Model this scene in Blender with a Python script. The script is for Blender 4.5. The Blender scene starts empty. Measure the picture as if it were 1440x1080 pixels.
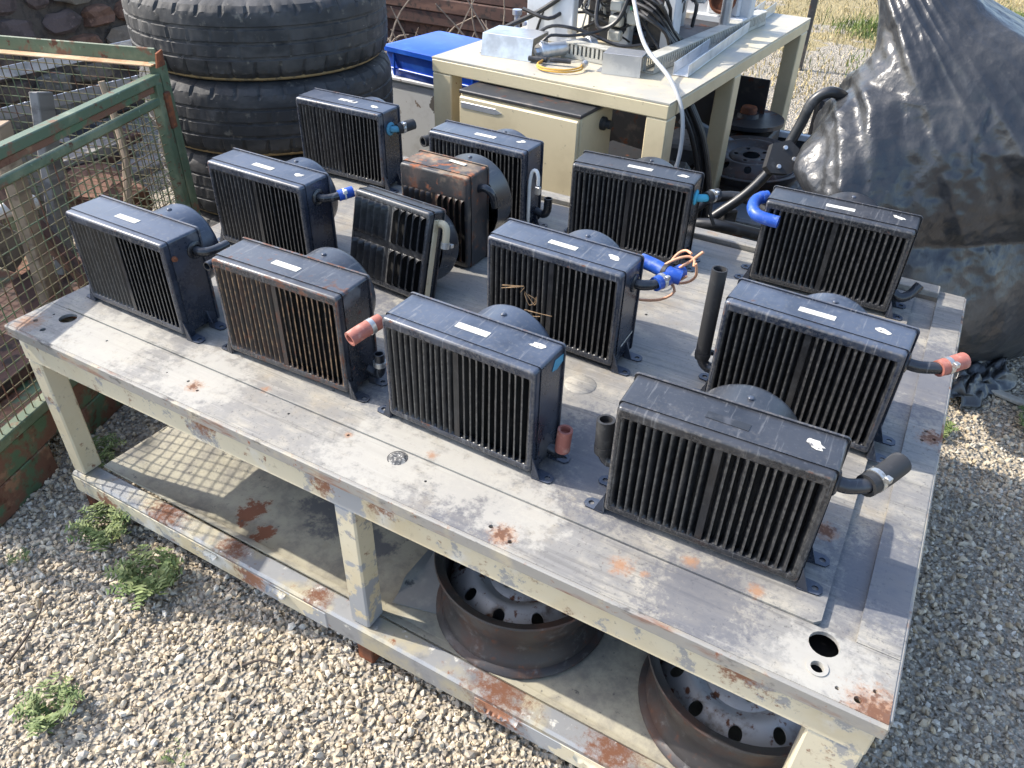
import bpy, math, random
import numpy as np
from mathutils import Vector, Matrix, noise as mn
from mathutils.geometry import delaunay_2d_cdt

scene = bpy.context.scene
COL = scene.collection
random.seed(11)
RNG = np.random.default_rng(11)
T = 0.62                     # height of the work table top above the ground
R = math.radians

# ------------------------------------------------------------------ camera, sky, sun
cam_data = bpy.data.cameras.new('camera')
cam = bpy.data.objects.new('camera', cam_data)
COL.objects.link(cam)
cam.location = (1.8023, -0.7860, 1.0167 + T)
cam.rotation_euler = (0.93316, -0.02605, 0.51513)
cam_data.sensor_width = 36.0
cam_data.lens = 27.04
cam_data.clip_start = 0.05
cam_data.clip_end = 300.0
scene.camera = cam

SUN_AZ, SUN_EL = R(12.0), R(43.0)      # light travels towards +x and a little +y
world = bpy.data.worlds.new('World')
scene.world = world
world.use_nodes = True
wn = world.node_tree
bgn = wn.nodes['Background']
sky = wn.nodes.new('ShaderNodeTexSky')
sky.sky_type = 'NISHITA'
sky.sun_disc = False
sky.sun_elevation = SUN_EL
sky.sun_rotation = R(270) - SUN_AZ
sky.air_density = 1.0
sky.dust_density = 2.0
wn.links.new(sky.outputs[0], bgn.inputs[0])
bgn.inputs[1].default_value = 0.15

sun_data = bpy.data.lights.new('sun', 'SUN')
sun_data.energy = 2.5
sun_data.angle = R(0.55)
sun_data.color = (1.0, 0.94, 0.84)
sun = bpy.data.objects.new('sun', sun_data)
COL.objects.link(sun)
ldir = Vector((math.cos(SUN_EL) * math.cos(SUN_AZ), math.cos(SUN_EL) * math.sin(SUN_AZ), -math.sin(SUN_EL)))
sun.rotation_euler = ldir.to_track_quat('-Z', 'Y').to_euler()
sun.location = (-4, -1, 5)

vs = scene.view_settings
vs.view_transform = 'Standard'
vs.look = 'None'
vs.gamma = 1.0
vs.exposure = 1.48
vs.use_curve_mapping = False

# ------------------------------------------------------------------ materials
def hexc(r, g, b): return (r, g, b, 1.0)

def M(name, base, rough=0.5, metal=0.0, layers=(), bump=(), rand=True, spec=0.5, attr=None, trans=0.0, roughvar=0.0):
    m = bpy.data.materials.new(name)
    m.use_nodes = True
    nt = m.node_tree
    N, Lk = nt.nodes, nt.links
    b = N['Principled BSDF']
    b.inputs['Metallic'].default_value = metal
    b.inputs['Specular IOR Level'].default_value = spec
    tc = N.new('ShaderNodeTexCoord')
    co = tc.outputs['Object']
    raw = co
    if rand:
        oi = N.new('ShaderNodeObjectInfo')
        ml = N.new('ShaderNodeMath'); ml.operation = 'MULTIPLY'; ml.inputs[1].default_value = 53.7
        Lk.new(oi.outputs['Random'], ml.inputs[0])
        ad = N.new('ShaderNodeVectorMath'); ad.operation = 'ADD'
        Lk.new(co, ad.inputs[0]); Lk.new(ml.outputs[0], ad.inputs[1])
        co = ad.outputs[0]

    def noise(scale, detail=3, stretch=None, rgh=0.6, kind='noise'):
        src = co
        if stretch:
            vm = N.new('ShaderNodeVectorMath'); vm.operation = 'MULTIPLY'
            vm.inputs[1].default_value = stretch
            Lk.new(co, vm.inputs[0]); src = vm.outputs[0]
        if kind == 'voronoi':
            t = N.new('ShaderNodeTexVoronoi'); t.inputs['Scale'].default_value = scale
            Lk.new(src, t.inputs['Vector']); return t.outputs['Distance']
        t = N.new('ShaderNodeTexNoise')
        t.inputs['Scale'].default_value = scale
        t.inputs['Detail'].default_value = detail
        t.inputs['Roughness'].default_value = rgh
        Lk.new(src, t.inputs['Vector'])
        return t.outputs['Fac']

    def maprange(v, lo, hi):
        r = N.new('ShaderNodeMapRange'); r.interpolation_type = 'SMOOTHSTEP'
        r.inputs['From Min'].default_value = lo; r.inputs['From Max'].default_value = hi
        Lk.new(v, r.inputs['Value']); return r.outputs[0]

    col = None
    if attr:
        at = N.new('ShaderNodeAttribute'); at.attribute_name = attr
        col = at.outputs['Color']
    rv = None
    for ly in layers:
        c, sc, lo, hi = ly['c'], ly.get('s', 8), ly.get('lo', .5), ly.get('hi', .6)
        n = noise(sc, ly.get('d', 4), ly.get('st'), ly.get('r', .62), ly.get('k', 'noise'))
        if 'up' in ly:                       # on faces that look up: dust, dirt and painted sky sheen
            gm = N.new('ShaderNodeNewGeometry'); sp = N.new('ShaderNodeSeparateXYZ')
            Lk.new(gm.outputs['Normal'], sp.inputs[0])
            mm = N.new('ShaderNodeMath'); mm.operation = 'MULTIPLY_ADD'
            mm.inputs[1].default_value = ly['up']
            Lk.new(sp.outputs['Z'], mm.inputs[0]); Lk.new(n, mm.inputs[2]); n = mm.outputs[0]
        if 'wear_glint' in ly:                     # pressed edges chipped and dirty; louvre bars also get painted glints
            wa = N.new('ShaderNodeAttribute'); wa.attribute_name = 'wear_glint'
            mm = N.new('ShaderNodeMath'); mm.operation = 'MULTIPLY_ADD'; mm.inputs[1].default_value = ly['wear_glint']
            Lk.new(wa.outputs['Fac'], mm.inputs[0]); Lk.new(n, mm.inputs[2]); n = mm.outputs[0]
        if 'at' in ly:                       # a stain with a place and a ragged outline
            best = None
            for (x, y, z, rad) in ly['at']:
                d = N.new('ShaderNodeVectorMath'); d.operation = 'DISTANCE'
                d.inputs[1].default_value = (x, y, z); Lk.new(raw, d.inputs[0])
                q = N.new('ShaderNodeMath'); q.operation = 'MULTIPLY_ADD'
                q.inputs[1].default_value = -1.0 / rad; q.inputs[2].default_value = 1.0
                Lk.new(d.outputs['Value'], q.inputs[0])
                if best is None: best = q.outputs[0]
                else:
                    mx = N.new('ShaderNodeMath'); mx.operation = 'MAXIMUM'
                    Lk.new(best, mx.inputs[0]); Lk.new(q.outputs[0], mx.inputs[1]); best = mx.outputs[0]
            mm = N.new('ShaderNodeMath'); mm.operation = 'MULTIPLY_ADD'; mm.inputs[1].default_value = 2.6
            mm2 = N.new('ShaderNodeMath'); mm2.operation = 'ADD'; mm2.inputs[1].default_value = -1.3
            Lk.new(n, mm.inputs[0]); Lk.new(best, mm.inputs[2]); Lk.new(mm.outputs[0], mm2.inputs[0]); n = mm2.outputs[0]
        f = maprange(n, lo, hi)
        if 'a' in ly:
            ma = N.new('ShaderNodeMath'); ma.operation = 'MULTIPLY'; ma.inputs[1].default_value = ly['a']
            Lk.new(f, ma.inputs[0]); f = ma.outputs[0]
        mix = N.new('ShaderNodeMix'); mix.data_type = 'RGBA'
        Lk.new(f, mix.inputs[0])
        if col is None: mix.inputs[6].default_value = hexc(*base)
        else: Lk.new(col, mix.inputs[6])
        mix.inputs[7].default_value = hexc(*c)
        col = mix.outputs[2]
        if 'rough' in ly:
            mr = N.new('ShaderNodeMix'); mr.data_type = 'FLOAT'
            Lk.new(f, mr.inputs[0])
            if rv is None: mr.inputs[2].default_value = rough
            else: Lk.new(rv, mr.inputs[2])
            mr.inputs[3].default_value = ly['rough']; rv = mr.outputs[0]
    if col is None: b.inputs['Base Color'].default_value = hexc(*base)
    else: Lk.new(col, b.inputs['Base Color'])
    if roughvar:
        n = noise(30, 2)
        mm = N.new('ShaderNodeMath'); mm.operation = 'MULTIPLY_ADD'; mm.inputs[1].default_value = roughvar
        if rv is None: mm.inputs[2].default_value = rough - roughvar / 2
        else: Lk.new(rv, mm.inputs[2])
        Lk.new(n, mm.inputs[0]); rv = mm.outputs[0]
    if rv is None: b.inputs['Roughness'].default_value = rough
    else: Lk.new(rv, b.inputs['Roughness'])
    if trans: b.inputs['Transmission Weight'].default_value = trans
    nrm = None
    for bp in bump:
        n = noise(bp['s'], bp.get('d', 2), bp.get('st'), bp.get('r', .6), bp.get('k', 'noise'))
        bn = N.new('ShaderNodeBump')
        bn.inputs['Strength'].default_value = bp.get('str', .5)
        bn.inputs['Distance'].default_value = bp.get('dist', .002)
        Lk.new(n, bn.inputs['Height'])
        if nrm: Lk.new(nrm, bn.inputs['Normal'])
        nrm = bn.outputs[0]
    if nrm: Lk.new(nrm, b.inputs['Normal'])
    return m

RUST = (.24, .075, .028); RUST_D = (.10, .038, .02); RUST_O = (.40, .14, .05)
DUST = (.20, .19, .175)
def paint_black(name, rust=0.0, dust=.45, base=(.012, .0135, .017), dust_sky_film=(.038, .041, .049)):
    ls = [dict(c=dust_sky_film, s=11, d=6, lo=.42, hi=.92, up=.30, rough=.40),  # dust film; sky reflection on upward faces is put into its colour
          dict(c=(.15, .155, .165), s=110, d=6, lo=.78 - .2 * dust, hi=1.06 - .2 * dust, up=.12, a=.75, rough=.6),
          dict(c=(.135, .125, .115), s=150, d=5, lo=.60, hi=1.15, wear_glint=.26 + .1 * dust, rough=.7),
          dict(c=(.30, .30, .30), s=17, lo=.60, hi=.66, st=(9, .5, .5), a=.35 * dust, rough=.6)]
    ls.append(dict(c=RUST_D, s=34, d=6, lo=.78 - .16 * rust, hi=.90 - .14 * rust, wear_glint=.12 + .12 * rust, rough=.85))
    if rust > .5: ls.append(dict(c=RUST, s=75, d=5, lo=.66, hi=.82, wear_glint=.14, a=.8, rough=.9))
    return M(name, base, .26, 0, ls, [dict(s=130, str=.2, dist=.0005), dict(s=9, str=.3, dist=.002)], spec=.6)

mats = dict(
    heater=paint_black('heater_black_paint', .35, .5),
    heater_dusty_sky=paint_black('heater_dusty_sky_tinted_paint', .40, .75, (.015, .020, .032), (.062, .077, .110)),  # dusty, with the blue of the reflected sky painted into the tops
    heater_rust=paint_black('heater_rusty_black_paint', .80, .7, (.018, .020, .026), (.058, .064, .078)),
    louvre=M('louvre_black_paint', (.0105, .0112, .013), .30, 0,
             [dict(c=(.027, .028, .031), s=30, lo=.40, hi=.78, rough=.42), dict(c=(.115, .112, .105), s=140, lo=.50, hi=1.25, wear_glint=.36, rough=.7), dict(c=RUST_D, s=13, lo=.70, hi=.86, a=.5, rough=.85)],  # pale bar edges: light they catch painted in along with wear
             [dict(s=140, str=.2, dist=.0005)]),
    louvre_rust=M('louvre_rusty_paint', (.018, .016, .016), .45, 0,
             [dict(c=(.055, .030, .020), s=14, lo=.42, hi=.68, rough=.8), dict(c=(.22, .14, .075), s=70, lo=.62, hi=.95, wear_glint=.30, rough=.85), dict(c=RUST_D, s=30, lo=.56, hi=.72, rough=.9)],
             [dict(s=140, str=.3, dist=.0006)]),
    core=M('radiator_core', (.006, .006, .006), .9, 0, [dict(c=(.022, .020, .018), s=30, lo=.6, hi=.75)], [dict(s=300, str=.5, dist=.001, st=(1, 1, .15))]),
    rust_plate=M('rusty_black_sheet', (.028, .027, .028), .45, 0,
             [dict(c=(.075, .050, .040), s=10, lo=.45, hi=.68, rough=.8), dict(c=RUST, s=34, lo=.60, hi=.74, up=.09, rough=.9), dict(c=(.36, .27, .18), s=9, lo=.56, hi=.76, up=.12, a=.6, rough=.9), dict(c=RUST_D, s=20, lo=.66, hi=.8, wear_glint=.2, rough=.9)],
             [dict(s=90, str=.4, dist=.001)]),
    rust=M('rust', RUST_D, .85, .1, [dict(c=RUST, s=18, lo=.4, hi=.65), dict(c=RUST_O, s=50, lo=.6, hi=.72)], [dict(s=120, str=.5, dist=.001)]),
    rubber=M('black_rubber', (.022, .022, .023), .62, 0, [dict(c=(.10, .10, .10), s=25, lo=.55, hi=.78, a=.7)], [dict(s=200, str=.2, dist=.0005)]),
    hose_red=M('red_silicone', (.33, .115, .085), .7, 0, [dict(c=(.46, .24, .19), s=40, lo=.5, hi=.7), dict(c=(.25, .08, .06), s=15, lo=.58, hi=.7)], [dict(s=220, str=.3, dist=.0006)]),
    hose_blue=M('blue_silicone', (.014, .070, .36), .42, 0, [dict(c=(.16, .24, .42), s=60, d=6, lo=.50, hi=.76, a=.7, rough=.7), dict(c=(.03, .03, .04), s=30, lo=.64, hi=.74, a=.7)], [dict(s=180, str=.15, dist=.0005)]),
    copper=M('copper_insulated_wire', (.55, .27, .15), .5, 0, [dict(c=(.66, .40, .27), s=60, lo=.5, hi=.7)]),
    teal=M('teal_paint_mark', (.05, .33, .46), .6),
    cyan_chalk=M('cyan_paint_smear', (.07, .25, .36), .7),
    clamp=M('zinc_clamp', (.55, .55, .53), .38, .85, [dict(c=(.30, .29, .27), s=60, lo=.5, hi=.7, rough=.6)]),
    paper=M('paper_label', (.56, .55, .50), .8, 0, [dict(c=(.30, .29, .26), s=70, lo=.60, hi=.70, st=(1, .25, 1), a=.55), dict(c=(.45, .40, .30), s=20, lo=.55, hi=.7, a=.5)]),
    paper_dirty=M('dirty_paper_label', (.36, .34, .29), .85, 0, [dict(c=(.14, .13, .11), s=60, d=6, lo=.50, hi=.66, a=.8), dict(c=(.24, .17, .10), s=18, lo=.5, hi=.7, a=.6)]),
    paper_torn=M('torn_paper_label', (.50, .49, .45), .85, 0, [dict(c=(.045, .05, .06), s=36, d=6, lo=.52, hi=.60)]),
    blotch=M('white_sticker_rest', (.56, .54, .48), .8, 0, [dict(c=(.10, .10, .11), s=95, lo=.58, hi=.66)]),
    printed=M('blackened_label', (.022, .024, .028), .45, 0, [dict(c=(.06, .062, .07), s=30, lo=.5, hi=.7)]),
    beige_hose=M('yellowed_hose', (.50, .42, .28), .5, 0, [dict(c=(.33, .26, .16), s=25, lo=.5, hi=.7)]),
    white_plastic=M('white_plastic', (.66, .65, .60), .45, 0, [dict(c=(.35, .33, .28), s=40, lo=.6, hi=.75)]),
    hole=M('dark_hole', (.006, .006, .006), .9),
)
# ------------------------------------------------------------------ mesh helpers
class MB:
    def __init__(s): s.v = []; s.f = []
    def add(s, verts, faces):
        o = len(s.v); s.v += [tuple(p) for p in verts]; s.f += [tuple(i + o for i in f) for f in faces]; return s
    def box(s, c, size, bev=0.0, rot=None):
        hx, hy, hz = size[0] / 2, size[1] / 2, size[2] / 2
        b = min(bev, hx * .9, hy * .9, hz * .9)
        vs_, fs = [], []
        if b <= 0:
            vs_ = [(x, y, z) for x in (-hx, hx) for y in (-hy, hy) for z in (-hz, hz)]
            fs = [(0, 1, 3, 2), (4, 6, 7, 5), (0, 4, 5, 1), (2, 3, 7, 6), (0, 2, 6, 4), (1, 5, 7, 3)]
        else:
            idx = {}
            for sx in (-1, 1):
                for sy in (-1, 1):
                    for sz in (-1, 1):
                        for a in range(3):
                            p = [sx * (hx - b), sy * (hy - b), sz * (hz - b)]
                            p[a] = (sx * hx, sy * hy, sz * hz)[a]
                            idx[(sx, sy, sz, a)] = len(vs_); vs_.append(tuple(p))
            def cyc(a, sg):
                o = [(-1, -1), (1, -1), (1, 1), (-1, 1)]; r = []
                for q in o:
                    k = [0, 0, 0]; k[a] = sg; k[(a + 1) % 3] = q[0]; k[(a + 2) % 3] = q[1]
                    r.append(idx[(*k, a)])
                return tuple(r if sg > 0 else r[::-1])
            for a in range(3):
                for sg in (-1, 1): fs.append(cyc(a, sg))
            for a in range(3):
                p, q = (a + 1) % 3, (a + 2) % 3
                for sp in (-1, 1):
                    for sq in (-1, 1):
                        k0 = [0, 0, 0]; k1 = [0, 0, 0]
                        k0[a] = -1; k1[a] = 1
                        for k in (k0, k1): k[p] = sp; k[q] = sq
                        fs.append((idx[(*k0, p)], idx[(*k1, p)], idx[(*k1, q)], idx[(*k0, q)]))
            for sx in (-1, 1):
                for sy in (-1, 1):
                    for sz in (-1, 1): fs.append(tuple(idx[(sx, sy, sz, a)] for a in range(3)))
        out = []
        for p in vs_:
            v = Vector(p)
            if rot is not None: v = rot @ v
            out.append((v.x + c[0], v.y + c[1], v.z + c[2]))
        return s.add(out, fs)
    def bar(s, a, b, w, h, bev=0.0, roll=0.0):          # box beam from a to b
        a, b = Vector(a), Vector(b); d = b - a
        q = d.to_track_quat('X', 'Z').to_matrix() @ Matrix.Rotation(roll, 3, 'X')
        return s.box((a + b) / 2, (d.length, w, h), bev, q)
    def loft(s, loops, cap0=False, cap1=False, closed=True):
        n = len(loops[0]); o = len(s.v)
        for l in loops: s.v += [tuple(p) for p in l]
        for k in range(len(loops) - 1):
            for i in range(n if closed else n - 1):
                j = (i + 1) % n
                s.f.append((o + k * n + i, o + k * n + j, o + (k + 1) * n + j, o + (k + 1) * n + i))
        if cap0: s.f.append(tuple(o + i for i in range(n))[::-1])
        if cap1: s.f.append(tuple(o + (len(loops) - 1) * n + i for i in range(n)))
        return s
    def lathe(s, prof, c=(0, 0, 0), axis='Z', n=32, closed=False, cap=False):
        loops = []
        for (r, h) in prof:
            l = []
            for i in range(n):
                a = 2 * math.pi * i / n; x, y = r * math.cos(a), r * math.sin(a)
                p = {'Z': (x, y, h), 'Y': (x, h, y), 'X': (h, x, y)}[axis]
                l.append((p[0] + c[0], p[1] + c[1], p[2] + c[2]))
            loops.append(l)
        if closed: loops.append(loops[0])
        return s.loft(loops, cap and not closed, cap and not closed)
    def tube(s, pts, r, n=10, hollow=0.0, r2=None, smooth=3, caps=True):
        P = [Vector(p) for p in pts]
        if smooth and len(P) > 2: P = catmull(P, smooth)
        L = len(P); loops = []; up = None
        for i, p in enumerate(P):
            t = (P[min(i + 1, L - 1)] - P[max(i - 1, 0)]).normalized()
            if up is None:
                up = Vector((0, 0, 1)) if abs(t.z) < .9 else Vector((1, 0, 0))
            x = up.cross(t).normalized(); up = t.cross(x).normalized()
            rr = r if r2 is None else r + (r2 - r) * i / (L - 1)
            loops.append([p + (x * math.cos(2 * math.pi * k / n) + up * math.sin(2 * math.pi * k / n)) * rr for k in range(n)])
        if hollow:
            def ring(i, dr, back):
                c = P[i]; t = (P[-1] - P[-2]).normalized() if i else (P[0] - P[1]).normalized()
                return [c + (q - c) * dr - t * back for q in loops[i]]
            s.loft([ring(0, hollow * .98, .012), ring(0, hollow, 0)] + loops + [ring(L - 1, hollow, 0), ring(L - 1, hollow * .98, .012)], True, True)
        else: s.loft(loops, caps, caps)
        return s
    def plate(s, poly, holes, z0, z1, zf=None, extra=(), n=20):
        """flat plate with round holes; zf(x, y) lifts the surface"""
        loops = [list(poly)]
        for (hx, hy, hr) in holes:
            loops.append([(hx + hr * math.cos(2 * math.pi * i / n), hy + hr * math.sin(2 * math.pi * i / n)) for i in range(n)])
        pts = []; edges = []
        for l in loops:
            o = len(pts); pts += l
            edges += [(o + i, o + (i + 1) % len(l)) for i in range(len(l))]
        nb = len(pts); pts = pts + list(extra)
        r = delaunay_2d_cdt([Vector(p) for p in pts], edges, [], 1, 1e-6)
        vo, fo = r[0], r[2]
        def inside(x, y):
            c = False; pl = loops[0]; j = len(pl) - 1
            for i in range(len(pl)):
                if (pl[i][1] > y) != (pl[j][1] > y) and x < (pl[j][0] - pl[i][0]) * (y - pl[i][1]) / (pl[j][1] - pl[i][1]) + pl[i][0]: c = not c
                j = i
            if not c: return False
            return all((x - h[0]) ** 2 + (y - h[1]) ** 2 > (h[2] * .97) ** 2 for h in holes)
        keep = []
        for f in fo:
            cx = sum(vo[i][0] for i in f) / len(f); cy = sum(vo[i][1] for i in f) / len(f)
            if inside(cx, cy): keep.append(tuple(f))
        zz = zf or (lambda x, y: 0.0)
        o = len(s.v); m = len(vo)
        s.v += [(p[0], p[1], z1 + zz(p[0], p[1])) for p in vo] + [(p[0], p[1], z0 + zz(p[0], p[1])) for p in vo]
        cnt = {}
        for f in keep:
            s.f.append(tuple(o + i for i in f)); s.f.append(tuple(o + m + i for i in reversed(f)))
            for i in range(len(f)):
                a, b = f[i], f[(i + 1) % len(f)]; cnt[(a, b)] = cnt.get((a, b), 0) + 1
        for (a, b) in list(cnt):
            if (b, a) not in cnt: s.f.append((o + a, o + m + a, o + m + b, o + b))
        return s
    def move(s, mtx):
        s.v = [tuple(mtx @ Vector(p)) for p in s.v]; return s
    def mesh(s, name, smooth=35):
        me = bpy.data.meshes.new(name)
        me.from_pydata(s.v, [], s.f); me.validate(); fixn(me)
        if smooth:
            me.shade_smooth(); me.set_sharp_from_angle(angle=R(smooth))
        return me
    def build(s, name, mat, parent=None, smooth=35, loc=None, rot=None):
        return obj(name, s.mesh(name, smooth), mat, parent, loc, rot)

import bmesh
def fixn(me):
    bm = bmesh.new(); bm.from_mesh(me)
    bmesh.ops.recalc_face_normals(bm, faces=bm.faces)
    bm.to_mesh(me); bm.free()

def wear_attr(me, per, rings):
    a = me.attributes.new('wear_glint', 'FLOAT', 'POINT')
    v = np.zeros(len(me.vertices), np.float32); i = np.arange(len(v)) // per
    for k, q in rings.items(): v[i == k] = q
    a.data.foreach_set('value', v); return me

def obj(name, me, mat=None, parent=None, loc=None, rot=None):
    o = bpy.data.objects.new(name, me); COL.objects.link(o)
    if mat is not None and not me.materials: me.materials.append(mats[mat] if isinstance(mat, str) else mat)
    if parent: o.parent = parent
    if loc: o.location = loc
    if rot: o.rotation_euler = rot
    return o

def catmull(P, k):
    out = []
    for i in range(len(P) - 1):
        p0 = P[i - 1] if i else P[0] * 2 - P[1]
        p1, p2 = P[i], P[i + 1]
        p3 = P[i + 2] if i + 2 < len(P) else p2 * 2 - p1
        for j in range(k):
            t = j / k
            out.append(.5 * ((2 * p1) + (p2 - p0) * t + (2 * p0 - 5 * p1 + 4 * p2 - p3) * t * t + (3 * p1 - p0 - 3 * p2 + p3) * t ** 3))
    out.append(P[-1]); return out

def rrect(x0, x1, z0, z1, r, y, k=4):
    pts = []
    for cx, cz, a0 in ((x1 - r, z1 - r, 0), (x0 + r, z1 - r, 90), (x0 + r, z0 + r, 180), (x1 - r, z0 + r, 270)):
        for i in range(k + 1):
            a = R(a0 + 90 * i / k); pts.append((cx + r * math.cos(a), y, cz + r * math.sin(a)))
    return pts

def tag(o, label, cat, group=None):
    o['label'] = label; o['category'] = cat
    if group: o['group'] = group
    return o
def empty(name, loc, rz, label, cat, group=None, rot=None):
    o = bpy.data.objects.new(name, None); COL.objects.link(o); o.empty_display_size = .1
    o.location = loc; o.rotation_euler = rot or (0, 0, rz)
    return tag(o, label, cat, group)
def struct(o): o['kind'] = 'structure'; return o
def stuff(o): o['kind'] = 'stuff'; return o
def fbm(p, sc, oc=4):
    v = 0; a = 1
    for i in range(oc): v += a * mn.noise(Vector(p) * sc * 2 ** i + Vector((i * 7.1, 3.3, 1.7))); a *= .5
    return v
# ------------------------------------------------------------------ ground, gravel, dry grass
mats['soil'] = M('gravel_bed', (.36, .315, .245), .95, 0,
    [dict(c=(.26, .225, .175), s=30, lo=.45, hi=.6), dict(c=(.46, .42, .35), s=70, lo=.5, hi=.62), dict(c=(.34, .27, .12), s=1.1, lo=.50, hi=.62, at=[(0.2, 10.5, 0, 6.2), (-3, 12, 0, 6)], a=.85), dict(c=(.10, .14, .035), s=2.2, lo=.18, hi=.4, at=[(2.2, 9.4, 0, 1.0), (1.0, 8.2, 0, .6), (1.6, 6.6, 0, .4)])],
    [dict(s=75, k='voronoi', str=1.0, dist=.02), dict(s=30, str=.6, dist=.02)], rand=False)
g = MB()
nx = 40
gx = np.linspace(-30, 30, nx + 1); gy = np.linspace(-20, 60, nx + 1)
g.add([(x, y, 0) for y in gy for x in gx], [(j * (nx + 1) + i, j * (nx + 1) + i + 1, (j + 1) * (nx + 1) + i + 1, (j + 1) * (nx + 1) + i) for j in range(nx) for i in range(nx)])
struct(g.build('ground', 'soil'))

def numpy_mesh(name, verts, tris, colors=None, smooth=False):
    me = bpy.data.meshes.new(name)
    nv, nt = len(verts), len(tris)
    me.vertices.add(nv); me.vertices.foreach_set('co', verts.astype(np.float32).ravel())
    me.loops.add(nt * 3); me.loops.foreach_set('vertex_index', tris.astype(np.int32).ravel())
    me.polygons.add(nt); me.polygons.foreach_set('loop_start', np.arange(0, nt * 3, 3, dtype=np.int32))
    me.polygons.foreach_set('use_smooth', np.full(nt, smooth))
    if colors is not None:
        a = me.color_attributes.new('tint', 'FLOAT_COLOR', 'POINT')
        a.data.foreach_set('color', np.concatenate([colors, np.ones((nv, 1))], 1).astype(np.float32).ravel())
    me.update(); me.validate()
    return me

def rand_rot(n):
    q = RNG.normal(size=(n, 4)); q /= np.linalg.norm(q, axis=1)[:, None]
    w, x, y, z = q.T
    return np.stack([1 - 2 * (y * y + z * z), 2 * (x * y - z * w), 2 * (x * z + y * w), 2 * (x * y + z * w), 1 - 2 * (x * x + z * z), 2 * (y * z - x * w), 2 * (x * z - y * w), 2 * (y * z + x * w), 1 - 2 * (x * x + y * y)], 1).reshape(n, 3, 3)

ph = (1 + 5 ** .5) / 2
ICO = np.array([(-1, ph, 0), (1, ph, 0), (-1, -ph, 0), (1, -ph, 0), (0, -1, ph), (0, 1, ph), (0, -1, -ph), (0, 1, -ph), (ph, 0, -1), (ph, 0, 1), (-ph, 0, -1), (-ph, 0, 1)]) / math.sqrt(1 + ph * ph)
ICT = np.array([(0, 11, 5), (0, 5, 1), (0, 1, 7), (0, 7, 10), (0, 10, 11), (1, 5, 9), (5, 11, 4), (11, 10, 2), (10, 7, 6), (7, 1, 8), (3, 9, 4), (3, 4, 2), (3, 2, 6), (3, 6, 8), (3, 8, 9), (4, 9, 5), (2, 4, 11), (6, 2, 10), (8, 6, 7), (9, 8, 1)])
CUBE = np.array([(x, y, z) for x in (-1, 1) for y in (-1, 1) for z in (-1, 1)]) * .62

def gravel(regions):
    V, Fc, Cc = [], [], []
    off = 0
    for (x0, x1, y0, y1, dens, s0, s1) in regions:
        n = int((x1 - x0) * (y1 - y0) * dens)
        pos = np.stack([RNG.uniform(x0, x1, n), RNG.uniform(y0, y1, n)], 1)
        keep = ~((pos[:, 0] > .30) & (pos[:, 0] < 1.85) & (pos[:, 1] > .25) & (pos[:, 1] < 1.25))
        fines = np.sin(pos[:, 0] * 5.1 + 1.3) * np.sin(pos[:, 1] * 6.3 + .4) + .6 * np.sin(pos[:, 0] * 13.7 + pos[:, 1] * 9.1) + .4 * np.sin(pos[:, 1] * 21 - pos[:, 0] * 17)
        keep &= RNG.random(len(pos)) > np.clip((fines - .55) * .8, 0, .62)
        pos = pos[keep]; n = len(pos)
        size = s0 + (s1 - s0) * RNG.random(n) ** 2.2
        base = ICO[None] * (1 + RNG.uniform(-.42, .30, (n, 12, 1)))
        base = base * (np.stack([RNG.uniform(.75, 1.3, n), RNG.uniform(.6, 1.0, n), RNG.uniform(.42, .85, n)], 1))[:, None, :]
        v = np.einsum('nij,nkj->nki', rand_rot(n), base) * (size / 2)[:, None, None]
        z = RNG.uniform(-.15, .42, n) * size * .8
        v += np.stack([pos[:, 0], pos[:, 1], z], 1)[:, None, :]
        pal = np.array([(.47, .40, .30), (.53, .48, .39), (.41, .36, .29), (.57, .54, .48), (.37, .33, .28), (.45, .37, .26), (.31, .275, .235), (.50, .445, .355)])
        c = pal[RNG.choice(len(pal), n, p=[.22, .17, .14, .10, .09, .10, .06, .12])] * RNG.uniform(.84, 1.12, (n, 1)) * np.array([1.03, 1.0, .945])
        V.append(v.reshape(-1, 3)); Cc.append(np.repeat(c, 12, 0))
        Fc.append((ICT[None] + off + (np.arange(n) * 12)[:, None, None]).reshape(-1, 3)); off += n * 12
    return numpy_mesh('gravel', np.concatenate(V), np.concatenate(Fc), np.concatenate(Cc))
mats['stone'] = M('limestone_chips', (.4, .36, .3), .9, 0, [dict(c=(.27, .23, .18), s=160, lo=.52, hi=.7, a=.45)], [dict(s=320, str=.35, dist=.001)], rand=False, attr='tint')
gv = obj('gravel', gravel([(-.55, 2.0, -1.05, .28, 9800, .006, .025), (-.9, .32, .28, 1.3, 5000, .007, .024), (1.9, 3.2, -.4, 3.2, 7000, .006, .024), (-.9, 2.0, 1.25, 1.75, 1500, .012, .028), (1.0, 4.0, 3.4, 6.5, 1100, .015, .032)]), 'stone')
gv['label'] = 'loose pale limestone gravel covering the yard floor'; stuff(gv)

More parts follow.
